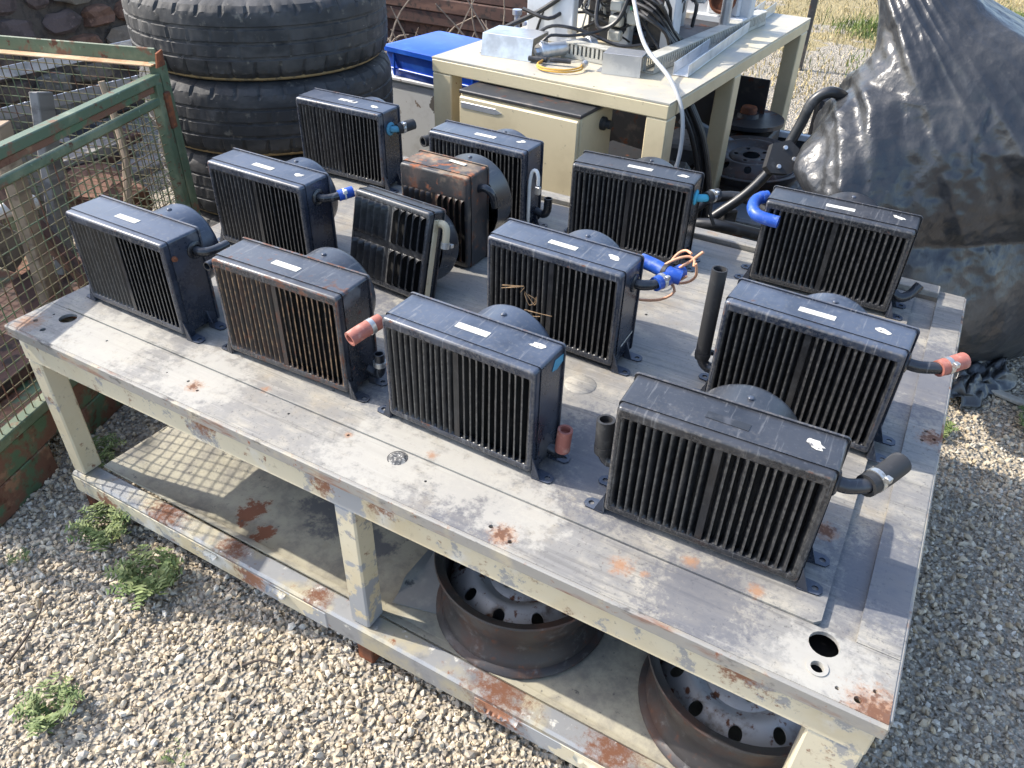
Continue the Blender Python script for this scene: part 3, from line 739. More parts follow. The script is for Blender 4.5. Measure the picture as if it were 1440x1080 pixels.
pipe(C, [(.198, .070, .036), (.199, .070, .06), (.201, .070, .088)], .0148, 'hose_red', 'hose', .68, 16)
MB().plate([(-.02, -.004), (.0, -.009), (.028, -.002), (.022, .012), (-.01, .016)], [], 0, .0005).build('paint_smear', 'cyan_chalk', C, 0, (.1712, .076, .222), (R(90), 0, R(90)))
D = heater('largest-looking black heater in the near right corner, black hose on its right side', 1.657, .165, 1.6, w=.349, h=.252, labmat='printed')
p, dd = elbow(D, 1, .349, z=.203, y=.05, end=(.55, 1, .0), ln=.02, out=.034, r=.0125)
pipe(D, [p - dd * .015, p + dd * .03, p + dd * .075 + Vector((-.002, 0, .004))], .0185, 'rubber', 'hose', .7, 16)
clamp(D, p + dd * .008, dd, .0198)
pipe(D, [(-.170, .060, .08), (-.192, .060, .075), (-.204, .06, .09), (-.204, .06, .11)], .0115, 'heater')
pipe(D, [(-.204, .06, .092), (-.205, .06, .13), (-.207, .062, .165)], .017, 'rubber', 'hose', .7, 16)
clamp(D, (-.204, .06, .105), (0, 0, 1), .0182, 'rubber')
E_ = heater('heater with a red hose on its right and a tall black tube on its left', 1.705, .578, -2.8, w=.347, h=.254, paint='heater_dusty_sky')
p, dd = elbow(E_, 1, .347, z=.205, y=.055, end=(.75, 1, .1), ln=.012, out=.045, r=.0115)
pipe(E_, [p - dd * .012, p + dd * .025, p + dd * .05], .0160, 'hose_red', 'hose', .7, 16)
clamp(E_, p + dd * .010, dd, .0172)
pipe(E_, [(-.170, .075, .04), (-.195, .075, .036), (-.210, .075, .05), (-.212, .075, .075)], .012, 'heater')
pipe(E_, [(-.212, .075, .055), (-.213, .076, .16), (-.214, .078, .275)], .0165, 'rubber', 'upright_hose', .82, 16)
clamp(E_, (-.212, .075, .066), (0, 0, 1), .0178, 'rubber')
F = heater('black heater in the middle of the table with blue hoses tied by copper wire', 1.15, .583, -1.9, w=.342, paint='heater_dusty_sky')
p, dd = elbow(F, 1, .342, z=.200, y=.07, end=(.35, 1, .05), ln=.02, out=.034, r=.0115)
pipe(F, [p - dd * .012, p + dd * .04, p + dd * .075], .0165, 'hose_blue', 'hose', .7, 16)
clamp(F, p + dd * .008, dd, .0178)
pipe(F, [(.150, .15, .215), (.185, .145, .213), (.225, .135, .21), (.250, .14, .205)], .0165, 'hose_blue', 'hose', .7, 16)
clamp(F, (.215, .137, .211), (1, -.2, 0), .0178, 'rubber')
q = p + dd * .055
for (cx, sz, tl, ph_) in ((0, .030, .6, 0), (.012, .026, -.5, 1.2)):
    pts = [q + Vector((cx + sz * 1.25 * math.cos(t + ph_), .012 * math.sin(2 * t) + cx, .012 + sz * math.sin(t + ph_) * .9 + .018 * math.cos(t))) for t in np.linspace(0, 5.6, 12)]
    pipe(F, pts, .0032, 'copper', 'copper_wire', 0, 8)
pipe(F, [q + Vector((-.02, 0, -.012)), q + Vector((.008, -.012, -.035)), q + Vector((-.02, -.025, -.060)), q + Vector((-.07, -.04, -.066)), q + Vector((-.062, -.045, -.035))], .0032, 'copper', 'copper_wire', 0, 8)
pipe(F, [q + Vector((.0, .005, .01)), q + Vector((.025, .01, .035)), q + Vector((.048, .015, .062))], .0034, 'copper', 'copper_wire', 0, 8)
MB().plate([(-.03, -.004), (.03, .004), (.03, .008), (-.03, 0)], [], 0, .0006).build('sticker_strip', 'paper', F, 0, (.1716, .066, .055), (R(90), 0, R(90)))
mats['root'] = M('dry_roots', (.24, .16, .09), .9)
rr_ = random.Random(4)
for k in range(3):
    x_ = -.10 + .035 * k; z_ = .145 - .02 * k; pts = []
    for i in range(7): pts.append((x_ + rr_.uniform(-.03, .045), -.0085 - rr_.random() * .004, z_ + rr_.uniform(-.02, .02)))
    pipe(F, pts, .0009, 'root', 'dry_root', 0, 5)
G = heater('black heater at the back right with a bent blue hose on its upper left corner', 1.648, 1.171, .4, w=.362, h=.240)
pipe(G, [(-.172, .075, .200), (-.200, .078, .205), (-.215, .07, .208)], .0115, 'heater')
pipe(G, [(-.192, .085, .215), (-.212, .060, .212), (-.213, .022, .205), (-.195, -.008, .198), (-.165, -.014, .195), (-.135, -.015, .194)], .0160, 'hose_blue', 'hose', .75, 16)
clamp(G, (-.203, .072, .214), (-1, -1.2, 0), .0172, 'hose_blue')
pipe(G, [(.176, .06, .045), (.198, .06, .036), (.218, .075, .045), (.232, .092, .068)], .0125, 'heater')
H_ = heater('black heater at the back with a teal ended hose on its right', 1.112, 1.123, 3.4, w=.346, h=.246)
p, dd = elbow(H_, 1, .346, z=.198, y=.05, end=(.5, 1, 0), ln=.01, out=.022, mat='teal')
pipe(H_, [p - dd * .008, p + dd * .02, p + dd * .04], .0165, 'rubber', 'hose', .7, 16)
clamp(H_, p + dd * .015, dd, .0180)
pipe(H_, [p + dd * .02 + Vector((0, 0, -.016)), p + dd * .02 + Vector((.002, 0, -.05)), p + dd * .03 + Vector((.012, 0, -.085))], .005, 'rubber', 'cable_tail', 0, 8)
MB().box((-.180, .06, .07), (.014, .03, .034), .003).build('side_lug', 'heater', H_)
I_ = heater('black heater behind the rusty small one, pale cable on its right side', .631, 1.104, -1.1, w=.340, paint='heater_dusty_sky')
p, dd = elbow(I_, -1, .340, z=.205, y=.05, end=(-.3, -1, 0), ln=.006, out=.014, r=.013)
pipe(I_, [p - dd * .01, p + dd * .012, p + dd * .03], .0165, 'rubber', 'hose', .7, 16)
pipe(I_, [(.170, .03, .02), (.176, .02, .08), (.178, .018, .15), (.183, .02, .188), (.196, .02, .196), (.205, .018, .180), (.207, .016, .155)], .0055, 'white_plastic', 'pale_cable', 0, 8)
MB().box((.207, .016, .140), (.016, .012, .024), .002).build('cable_plug', 'clamp', I_)
pipe(I_, [(.168, .08, .045), (.195, .08, .04), (.208, .08, .055), (.210, .08, .095)], .0125, 'heater')
J = heater('black heater at the back left corner beside the tyres', .091, 1.131, 1.0, w=.345, h=.254, paint='heater_dusty_sky')
p, dd = elbow(J, 1, .345, z=.195, y=.05, end=(.4, 1, .1), ln=.008, out=.02, mat='cyan_chalk')
pipe(J, [p - dd * .008, p + dd * .025, p + dd * .055], .0170, 'rubber', 'hose', .7, 16)
clamp(J, p + dd * .012, dd, .0185)
K = heater('black heater at the left with blue tape round its side pipe', .277, .572, -.8, w=.340, paint='heater_dusty_sky')
p, dd = elbow(K, 1, .340, z=.205, y=.055, end=(.6, 1, .15), ln=.028, out=.030)
pipe(K, [p - dd * .006, p + dd * .014, p + dd * .034], .0145, 'hose_blue', 'blue_tape_wrap', .7, 14)
clamp(K, p + dd * .010, dd, .0150, 'white_plastic', .004)
MB().tube([p + dd * .03, p + dd * .045 + Vector((.01, 0, .002))], .001, 6, smooth=0).build('wire_end', 'clamp', K)
Lh = heater('small rusty-topped square heater with wide slots, between the larger ones', .679, .816, -.6, w=.219, d=.103, h=.262, paint='rust_plate', lv='louvre_rust', n=5, drum=(.022, .138, .118, .085), pods=True, top_margin=.062, feet=False, zoff=.003, bulge=.011, lab=False, blot=False, drum_mat='heater', group='small square heaters on the table')
pipe(Lh, [(.105, .055, .215), (.128, .055, .222), (.146, .062, .205), (.150, .070, .170)], .0105, 'heater')
MB().box((.03, .075, .2645), (.055, .012, .002), .0006, Matrix.Rotation(-.12, 3, 'Z')).build('torn_sticker', 'paper', Lh)
Mh = heater('small heater with two rows of curved louvres leaning back on its round housing', .665, .590, -4.9, w=.252, d=.060, h=.232, paint='heater', lv='louvre', n=5, rows=2, pods=True, drum=(.034, .116, .100, .075), top_margin=.016, feet=False, tilt=R(-14.5), zoff=.0165, bulge=.013, lab=False, blot=False, group='small square heaters on the table')
pipe(Mh, [(.122, .035, .200), (.140, .036, .203), (.149, .040, .190), (.150, .042, .155)], .0095, 'beige_hose', 'yellowed_hose')
clamp(Mh, (.150, .042, .152), (0, 0, 1), .0115, 'clamp', .016)
MB().box((.1285, .024, .112), (.004, .018, .20), .001).build('side_strip', 'beige_hose', Mh)
# loose cable tail with a white plug
cb = empty('loose_cable', (.93, .50, T), 0, 'short grey cable tail with a white plug lying on the table beside the middle heater', 'cable')
MB().tube([(.045, .06, .05), (.028, .045, .045), (.012, .03, .034), (.004, .018, .016)], .0048, 8).build('cable', 'rubber', cb)
MB().box((0, .008, .011), (.018, .026, .020), .002, Matrix.Rotation(.25, 3, 'Z')).build('plug', 'white_plastic', cb)
MB().box((-.002, -.006, .012), (.012, .006, .012), .001, Matrix.Rotation(.25, 3, 'Z')).build('plug_socket', 'beige_hose', cb)
# ------------------------------------------------------------------ green wire mesh cage on the left
mats['green'] = M('weathered_green_paint', (.080, .118, .070), .55, 0, [dict(c=(.17, .195, .12), s=7, d=6, lo=.46, hi=.66), dict(c=(.17, .085, .05), s=12, d=7, r=.7, lo=.54, hi=.64, rough=.85), dict(c=RUST_D, s=22, lo=.60, hi=.68, rough=.85), dict(c=(.30, .37, .26), s=40, lo=.64, hi=.74, a=.6)], [dict(s=80, str=.35, dist=.001)])
mats['green_rust'] = M('rusty_green_paint', (.16, .075, .045), .8, 0, [dict(c=(.075, .13, .07), s=8, d=7, r=.7, lo=.46, hi=.56, rough=.55), dict(c=(.26, .14, .08), s=14, lo=.56, hi=.68), dict(c=RUST_D, s=30, lo=.58, hi=.7)], [dict(s=90, str=.5, dist=.0012)])
mats['wire'] = M('rusty_green_wire', (.15, .125, .065), .75, 0, [dict(c=(.10, .14, .075), s=5, lo=.46, hi=.6), dict(c=RUST_D, s=9, lo=.52, hi=.64)])
mats['rust_pale'] = M('pale_rusted_flange', (.46, .30, .17), .8, 0, [dict(c=(.36, .19, .09), s=14, lo=.5, hi=.66), dict(c=(.52, .40, .27), s=8, lo=.55, hi=.7)], [dict(s=90, str=.4, dist=.001)])
CR = R(-72)         # local x runs along the visible side towards the viewer
cage = empty('mesh_pallet_cage', (-.525, .975, 0), CR, 'rusty green wire mesh pallet cage beside the left end of the table', 'cage')
LX, LY, HC = 1.24, -.80, .97        # length along x, depth along -y
wire_u = MB().tube([(0, 0, 0), (1, 0, 0)], .0019, 5, smooth=0).mesh('wire', 40); wire_u.materials.append(mats['wire'])
def wire(a, b):
    a, b = Vector(a), Vector(b); d = b - a
    o = obj('wire', wire_u, None, cage); o.location = a; o.rotation_euler = d.to_track_quat('X', 'Z').to_euler(); o.scale = (d.length, 1, 1)
def panel(p0, u, Lu, z0, z1, step=.031, off=0):
    p0, u = Vector(p0), Vector(u)
    for i in range(1, int(Lu / step)): wire(p0 + u * step * i + Vector((0, 0, z0)), p0 + u * step * i + Vector((0, 0, z1)))
    nrm = Vector((u.y, -u.x, 0)) * .0040
    for j in range(1, int((z1 - z0) / step) + 1): wire(p0 + nrm + Vector((0, 0, z0 + step * j)), p0 + nrm + u * Lu + Vector((0, 0, z0 + step * j)))
def cbar(name, a, b, w, h, mat='green', bev=.003): return MB().bar(a, b, w, h, bev).build(name, mat, cage)
for (px_, py_) in ((0, 0), (LX, 0), (0, LY), (LX, LY)):
    cbar('corner_post', (px_, py_, .14), (px_, py_, HC - .02), .042, .042)
cbar('gate_post', (.046, .004, .20), (.046, .004, .895), .036, .034)
cbar('gate_post', (LX - .046, .004, .20), (LX - .046, .004, .895), .036, .034)
cbar('hinge_plate', (.024, .024, .74), (.024, .024, .86), .014, .030, 'rust')
cbar('side_top_rail', (.028, .004, .905), (LX - .028, .004, .905), .034, .030)
cbar('side_rust_rail', (.028, .0, .877), (LX - .028, .0, .877), .022, .022, 'green_rust')
cbar('side_second_rail', (.06, .012, .838), (LX - .06, .012, .838), .018, .024)
cbar('side_bottom_rail', (.02, .004, .215), (LX - .02, .004, .215), .040, .032)
cbar('base_beam', (.0, .0, .150), (LX, .0, .150), .030, .088, 'green_rust')
cbar('base_rear_beam', (.0, LY, .150), (LX, LY, .150), .030, .088, 'green_rust')
for x_ in (.10, .62, LX - .20): MB().box((x_ + .06, .002, .054), (.26 if x_ > .3 else .16, .034, .104), .003).build('pallet_foot', 'green_rust', cage)
# back rail: an angle iron whose flat flange lies open to the sky
cbar('back_rail_web', (-.002, .004, HC - .004), (-.002, LY, HC - .004), .006, .050)
cbar('back_rail_flange', (.022, .004, HC - .026), (.022, LY, HC - .026), .042, .005, 'rust_pale', .001)
MB().plate([(-.004, -.022), (.044, -.022), (.030, .020), (-.004, .026)], [], -.003, .003).move(Matrix.Translation((0, .024, HC - .008)) @ Matrix.Rotation(R(90), 4, 'X')).build('rail_end_cap', 'rust', cage)
cbar('far_rail', (.02, LY, .93), (LX, LY, .93), .034, .030)
cbar('near_rail', (LX, 0, .93), (LX, LY, .93), .034, .030)
MB().box((LX / 2, LY / 2, .182), (LX - .03, -LY - .03, .012)).build('floor_sheet', 'green_rust', cage)
panel((.06, .010, 0), (1, 0, 0), LX - .12, .23, .83)
panel((.0, -.02, 0), (0, -1, 0), -LY - .04, .23, HC - .03)
panel((.02, LY, 0), (1, 0, 0), LX - .04, .23, .91)

# things stored inside and behind the cage
mats['wood'] = M('weathered_timber', (.33, .245, .165), .85, 0, [dict(c=(.20, .145, .10), s=16, lo=.45, hi=.62, st=(1, 1, .08)), dict(c=(.42, .34, .25), s=22, lo=.55, hi=.7, st=(1, 1, .1))], [dict(s=60, str=.4, dist=.002, st=(1, 1, .06))])
mats['wood_grey'] = M('grey_timber', (.25, .235, .215), .9, 0, [dict(c=(.14, .13, .12), s=18, lo=.45, hi=.62, st=(1, 1, .08)), dict(c=(.36, .345, .32), s=20, lo=.56, hi=.7, st=(1, 1, .1))], [dict(s=60, str=.4, dist=.002, st=(1, 1, .06))])
mats['wood_red'] = M('dark_red_brown_timber', (.085, .045, .035), .85, 0, [dict(c=(.16, .085, .06), s=10, lo=.5, hi=.68, st=(.2, 1, 1)), dict(c=(.04, .028, .024), s=20, lo=.5, hi=.65)], [dict(s=60, str=.4, dist=.002)])
mats['concrete'] = M('pale_concrete', (.42, .39, .33), .9, 0, [dict(c=(.28, .26, .22), s=9, lo=.5, hi=.65), dict(c=(.50, .47, .41), s=25, lo=.55, hi=.68)], [dict(s=120, str=.5, dist=.002)])
mats['galv'] = M('galvanised_steel', (.55, .57, .60), .36, .75, [dict(c=(.36, .38, .41), s=14, lo=.45, hi=.65, rough=.5), dict(c=(.42, .36, .28), s=9, lo=.64, hi=.72, rough=.7)], [dict(s=40, str=.1, dist=.001)])
mats['grey_steel'] = M('grey_painted_steel', (.25, .27, .30), .5, .2, [dict(c=(.36, .38, .40), s=9, lo=.5, hi=.66), dict(c=RUST_D, s=14, lo=.66, hi=.72)])
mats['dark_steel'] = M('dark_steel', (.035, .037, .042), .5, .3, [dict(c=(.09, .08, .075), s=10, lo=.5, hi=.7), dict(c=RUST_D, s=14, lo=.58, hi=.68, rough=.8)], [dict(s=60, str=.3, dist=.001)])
def cw(x, y, z):      # cage coordinates to the yard
    c, s = math.cos(CR), math.sin(CR); return Vector((-.525 + c * x - s * y, .975 + s * x + c * y, z))
def plank(name, a, b, w, t, mat, label, cat='plank', group='planks standing in the mesh cage', roll=0):
    a, b = Vector(a), Vector(b)
    o = MB().box((0, 0, 0), ((b - a).length, w, t), .003).build(name, mat, None)
    o.location = (a + b) / 2
    o.rotation_euler = ((b - a).to_track_quat('X', 'Z').to_matrix() @ Matrix.Rotation(roll, 3, 'X')).to_euler()
    return tag(o, label, cat, group)
plank('wooden_plank', cw(.46, -.30, .245), cw(.40, -.31, .84), .035, .10, 'wood', 'tan wooden plank standing upright inside the cage nearest the viewer', roll=R(12))
plank('wooden_plank', cw(.25, -.40, .245), cw(.08, -.41, .84), .03, .11, 'wood_grey', 'grey board leaning behind the tan plank in the mesh cage', roll=R(12))
plank('wooden_plank', cw(.36, -.16, .19), cw(.30, -.52, .62), .12, .03, 'wood_red', 'dark red-brown board low in the mesh cage', roll=R(70))
plank('wooden_plank', cw(.12, -.34, .215), cw(1.10, -.36, .215), .42, .045, 'wood_red', 'wide dark red-brown board lying flat on the cage floor', roll=0)
plank('added_shade_board', cw(.62, -.66, .19 + .30), cw(1.19, -.66, .19 + .30), .03, .60, 'wood_red', 'added dark board on edge along the far side of the cage, shading the gravel', 'board', None)  # added to cast shade over the gravel beside the cage
plank('wooden_plank', cw(.20, -.62, .26), cw(.60, -.50, .62), .14, .03, 'wood_grey', 'short grey plank leaning at the back of the mesh cage', roll=R(60))
st = MB().tube([cw(.16, -.05, .20), cw(.22, -.10, .42), cw(.15, -.10, .66), cw(.11, -.13, .80), cw(.10, -.15, .90)], .016, 8, r2=.011).build('curved_stick', 'wood', None)
tag(st, 'curved bare branch standing in the corner of the mesh cage', 'branch')
# clutter on the ground past the cage
def rock(name, loc, size, mat, seed, label=None, cat=None, group=None, parent=None):
    bm = bmesh.new(); bmesh.ops.create_icosphere(bm, subdivisions=2, radius=1)
    for v in bm.verts:
        p = v.co.copy(); m_ = max(abs(p.x), abs(p.y), abs(p.z)); p = p.lerp(p / m_ * .85, .72)
        k = 1 + .30 * mn.noise(p * 1.9 + Vector((seed * 3.1, seed, 0)))
        v.co = Vector((p.x * size[0], p.y * size[1], p.z * size[2])) * k / 2
    me = bpy.data.meshes.new(name); bm.to_mesh(me); bm.free()
    me.shade_smooth(); me.set_sharp_from_angle(angle=R(18))
    o = obj(name, me, mat, parent, loc, (random.uniform(-.15, .15), random.uniform(-.15, .15), random.uniform(-.3, .3)))
    if label: tag(o, label, cat, group)
    return o
for i, c_ in enumerate(((.15, .105, .08), (.20, .155, .115), (.12, .085, .075), (.19, .10, .065), (.21, .18, .145))):
    mats['wall%d' % i] = M('wall_stone_%s' % 'abcde'[i], c_, .95, 0, [dict(c=tuple(q * .6 for q in c_), s=11, lo=.45, hi=.62), dict(c=tuple(min(1, q * 1.4) for q in c_), s=26, lo=.58, hi=.7)], [dict(s=45, str=.7, dist=.008)])
mats['mortar'] = M('earthy_mortar', (.09, .07, .055), .95, 0, [dict(c=(.05, .04, .034), s=20, lo=.45, hi=.62)], [dict(s=60, str=.7, dist=.01)])
wall = empty('rubble_wall', (-3.0, 1.5, 0), 0, 'low rubble stone wall in the shade behind the cage at the far left', 'wall')
MB().box((0, .75, .50), (.26, 4.6, 1.0), .02).build('mortar_core', 'mortar', wall)
rw = random.Random(5); zc = .06; kk = 0
while zc < 1.05:
    hh = rw.uniform(.11, .19); yc = -1.5
    while yc < 3.0:
        ww = rw.uniform(.16, .36)
        rock('stone', (.13 + rw.uniform(-.02, .02), yc + ww / 2, zc + hh / 2), (.10, ww * .97, hh * .96), 'wall%d' % rw.randrange(5), kk, parent=wall)
        yc += ww; kk += 1
    zc += hh
# galvanised toothed profiles lying on the clutter, seen over the cage
def profile(a, b, label, teeth=.06):
    a, b = Vector(a), Vector(b); d = b - a; L_ = d.length
    e = empty('toothed_profile', a, 0, label, 'metal profile', 'galvanised profiles behind the cage', rot=d.to_track_quat('X', 'Z').to_euler())
    MB().box((L_ / 2, 0, 0), (L_, .075, .012), .002).build('web', 'galv', e)
    MB().box((L_ / 2, -.038, .022), (L_, .006, .05), .001).build('lip', 'galv', e)
    tm = MB().box((0, 0, 0), (teeth * .72, .055, .012), .003, Matrix.Rotation(-.35, 3, 'Y')).mesh('tooth', 30); tm.materials.append(mats['galv'])
    for i in range(int(L_ / teeth)): obj('tooth', tm, None, e, (teeth * (i + .5), .012, .016))
profile((-2.1, .62, .60), (-1.95, 2.05, .62), 'long galvanised toothed profile lying behind the cage below the stone wall')
profile((-1.85, .95, .50), (-1.72, 1.80, .52), 'shorter galvanised toothed profile lying just under the long one')
def post(name, loc, size, mat, label, cat, rot=None):
    o = MB().box((0, 0, size[2] / 2), size, .003).build(name, mat, None); o.location = loc
    if rot: o.rotation_euler = rot
    return tag(o, label, cat)
post('steel_upright', (-1.72, .83, 0), (.075, .055, 1.15), 'galv', 'pale galvanised upright post behind the cage at the far left edge', 'post')
post('leaning_bar', (-1.70, 1.80, 0), (.05, .05, 1.25), 'dark_steel', 'dark steel bar leaning between the cage and the tyres', 'bar', (R(-7), R(4), 0))
post('concrete_post', (-1.60, 2.08, 0), (.14, .10, 1.05), 'concrete', 'pale concrete post just behind the tyre stack', 'post', (R(-5), 0, .3))
rk = [(-1.36, .42, .36, .30, .22, .20, 'concrete', 'pale concrete block lying behind the cage'), (-1.45, .86, .20, .34, .3, .40, 'wall2', 'dark stone lump behind the mesh of the cage'), (-1.5, 1.25, .16, .42, .36, .32, 'wall3', 'reddish brown rubble lump between cage and tyres')]
for i, (x_, y_, z_, a_, b_, c_, m_, lb) in enumerate(rk): rock('rubble_block', (x_, y_, c_ / 2 * .86), (a_, b_, c_), m_, i + 40, lb, 'rubble', 'rubble behind the cage')
rk_base = rock('rubble_block', (-1.36, .42, .38), (.26, .2, .16), 'concrete', 61, 'small pale block resting on top of the concrete block behind the cage', 'rubble', 'rubble behind the cage')
tb = MB().tube([(-1.25, .12, .40), (-1.12, .75, .40)], .028, 14, .85, smooth=0).build('white_pipe', 'white_plastic', None)
tag(tb, 'white plastic pipe lying behind the mesh of the cage', 'pipe')
post('grey_board', (-1.20, .78, 0), (.16, .03, .62), 'wood_grey', 'short pale grey board standing behind the cage', 'board', (0, 0, .9))
post('pipe_trestle', (-1.22, .28, 0), (.06, .5, .372), 'wood_red', 'dark timber block carrying the white pipe behind the cage', 'timber')

rp = random.Random(31); zz_ = [0.0] * 3
for i in range(14):
    k = i % 3; x_ = -1.95 - .22 * k + rp.uniform(-.03, .03); t_ = rp.uniform(.035, .06); L_ = rp.uniform(.9, 1.5)
    o = MB().box((0, 0, 0), (rp.uniform(.14, .2), L_, t_), .004).build('scrap_board', ('wood_red', 'wood_grey', 'wood_red', 'wood', 'dark_steel')[rp.randrange(5)], None)
    o.location = (x_, 1.15 + rp.uniform(-.25, .25), zz_[k] + t_ / 2 + .001); o.rotation_euler = (0, 0, rp.uniform(-.05, .05)); zz_[k] += t_ + .001
    tag(o, ('nearest', 'middle', 'farthest')[k] + ' row of old boards behind the cage, ' + ('lowest board', 'second board up', 'third board up', 'fourth board up', 'fifth board up')[i // 3], 'board', 'old boards piled behind the cage')
# ------------------------------------------------------------------ stack of worn lorry tyres
mats['tyre'] = M('worn_tyre_rubber', (.022, .0225, .024), .70, 0, [dict(c=(.050, .048, .047), s=6, lo=.42, hi=.62, st=(1, 1, 2)), dict(c=(.15, .135, .11), s=24, lo=.60, hi=.72, a=.7), dict(c=(.35, .33, .29), s=52, lo=.71, hi=.75)], [dict(s=80, str=.3, dist=.002)])
mats['tyre_seam'] = M('sandy_seam', (.30, .21, .10), .9, 0, [dict(c=(.16, .12, .07), s=30, lo=.5, hi=.62)])
def tyre_mesh(seed):
    rnd = np.random.default_rng(seed)
    n = 288; Ro, W = .500, .270
    zz = np.array([0, .004, .016, .034, .036, .050, .078, .081, .089, .092, .128, .131, .139, .142, .178, .181, .189, .192, .220, .234, .236, .254, .266, .270])
    rad = np.array([.40, .445, .478, .492, .493, .497, .499, .4945, .4945, .499, .500, .495, .495, .500, .499, .4945, .4945, .499, .497, .493, .492, .478, .445, .40])
    a = np.arange(n) * 2 * np.pi / n
    rr = np.repeat(rad[None], n, 0)
    jig = (np.arange(n) // 4) % 2
    for i in range(n):
        ph = i % 8
        if ph < 1: rr[i, 2:6] -= .009; rr[i, 19:23] -= .009          # shoulder notches
        if (i + 4) % 8 < 1: rr[i, 9:11] -= .0035; rr[i, 13:15] -= .0035  # sipes
        if i % 8 == 2: rr[i, 10:14] -= .003
    rr += rnd.normal(0, .0008, rr.shape)
    inner = [(.33, .262), (.285, .235), (.28, .215), (.30, .20), (.36, .235), (.43, .225), (.47, .18), (.475, .135), (.47, .09), (.43, .045), (.36, .035), (.30, .07), (.28, .055), (.285, .035), (.33, .008)]
    m = len(zz) + len(inner)
    V = np.zeros((n, m, 3))
    V[:, :len(zz), 0] = rr * np.cos(a)[:, None]; V[:, :len(zz), 1] = rr * np.sin(a)[:, None]; V[:, :len(zz), 2] = zz[None]
    for k, (r_, z_) in enumerate(inner):
        V[:, len(zz) + k, 0] = r_ * np.cos(a); V[:, len(zz) + k, 1] = r_ * np.sin(a); V[:, len(zz) + k, 2] = z_
    i, j = np.meshgrid(np.arange(n), np.arange(m), indexing='ij')
    q = np.stack([i * m + j, ((i + 1) % n) * m + j, ((i + 1) % n) * m + (j + 1) % m, i * m + (j + 1) % m], -1).reshape(-1, 4)
    t = np.concatenate([q[:, [0, 1, 2]], q[:, [0, 2, 3]]])
    me = numpy_mesh('tyre', V.reshape(-1, 3), t); fixn(me)
    me.shade_smooth(); me.set_sharp_from_angle(angle=R(30)); me.materials.append(mats['tyre'])
    return me
names = ['bottom tyre of the stack, almost hidden behind the heaters', 'second tyre from the ground in the stack behind the table', 'worn lorry tyre second from the top of the stack behind the left heaters', 'topmost worn lorry tyre of the stack with a dull yellow ring inside']
tm_ = [tyre_mesh(1), tyre_mesh(2)]
mats['olive'] = M('dull_yellow_paint', (.26, .23, .10), .6, 0, [dict(c=(.16, .13, .07), s=10, lo=.5, hi=.65), dict(c=RUST, s=22, lo=.62, hi=.7)])
for i in range(4):
    e = empty('lorry_tyre', (-.700 + (.012, -.01, .0, -.016)[i], 1.645 + (.0, .01, -.006, .008)[i], .015 + .2715 * i), .7 * i, names[i], 'tyre', 'stacked lorry tyres')
    obj('casing', tm_[i % 2], None, e)
    MB().lathe([(.462, .002), (.4705, .008), (.4715, .012), (.4705, .016), (.462, .010)], n=96, closed=True).build('sandy_seam', 'tyre_seam', e)
    if i == 3:
        MB().lathe([(.283, .24), (.297, .262), (.318, .272), (.330, .270), (.322, .262), (.300, .25)], n=64, closed=True).build('yellow_ring', 'olive', e)
        MB().lathe([(.283, .24), (.270, .18), (.255, .16), (.16, .15), (.09, .155), (.09, .145), (.16, .14), (.26, .15), (.275, .18)], n=48, closed=True).build('rim_disc', 'olive', e)

# ------------------------------------------------------------------ white cabinet and blue crate behind the tyres
mats['white_paint'] = M('chalky_white_paint', (.60, .61, .61), .55, 0, [dict(c=(.50, .50, .49), s=7, lo=.48, hi=.64), dict(c=(.22, .17, .13), s=17, lo=.66, hi=.70), dict(c=(.12, .11, .10), s=9, lo=.35, hi=.42, at=[(.10, -.22, .52, .06), (.12, -.22, .40, .05), (.13, -.22, .45, .04)])], [dict(s=60, str=.2, dist=.001)], rand=False)
cbn = empty('white_cabinet', (-.42, 2.52, 0), R(-2), 'chipped white metal cabinet between the tyres and the cream stand', 'cabinet')
MB().box((0, 0, .295), (.72, .44, .59), .008).build('body', 'white_paint', cbn)
MB().box((0, -.001, .600), (.74, .46, .018), .004).build('top', 'white_paint', cbn)
MB().box((.16, -.2225, .29), (.006, .004, .54), .001).build('door_seam', 'dark_steel', cbn)
mats['blue_plastic'] = M('blue_crate_plastic', (.010, .085, .50), .38, 0, [dict(c=(.03, .14, .60), s=6, lo=.5, hi=.7), dict(c=(.15, .25, .5), s=60, lo=.66, hi=.74, a=.4)], [dict(s=90, str=.1, dist=.0006)])
cr_ = empty('blue_crate', (-.30, 2.47, .6095), R(-7), 'bright blue plastic crate with a flat lid on the white cabinet', 'crate')
w_, d_, h_ = .60, .40, .115
MB().loft([rrect(-w_ / 2 + .02, w_ / 2 - .02, -d_ / 2 + .02, d_ / 2 - .02, .02, 0), rrect(-w_ / 2, w_ / 2, -d_ / 2, d_ / 2, .022, h_)], True, True).move(Matrix.Rotation(R(90), 4, 'X')).build('tub', 'blue_plastic', cr_)
MB().loft([rrect(-w_ / 2 - .006, w_ / 2 + .006, -d_ / 2 - .006, d_ / 2 + .006, .024, h_ - .004), rrect(-w_ / 2 - .006, w_ / 2 + .006, -d_ / 2 - .006, d_ / 2 + .006, .024, h_ + .016), rrect(-w_ / 2 + .004, w_ / 2 - .004, -d_ / 2 + .004, d_ / 2 - .004, .02, h_ + .021)], True, True).move(Matrix.Rotation(R(90), 4, 'X')).build('lid', 'blue_plastic', cr_)
MB().box((0, -d_ / 2 + .010, .035), (w_ - .03, .012, .008), .002).build('rib', 'blue_plastic', cr_)
for x_ in (-.24, .24): MB().box((x_, -d_ / 2 + .002, .055), (.008, .010, .10), .002).build('rib', 'blue_plastic', cr_)
MB().box((-w_ / 2 - .008, 0, .085), (.030, .10, .022), .005).build('handle', 'blue_plastic', cr_)
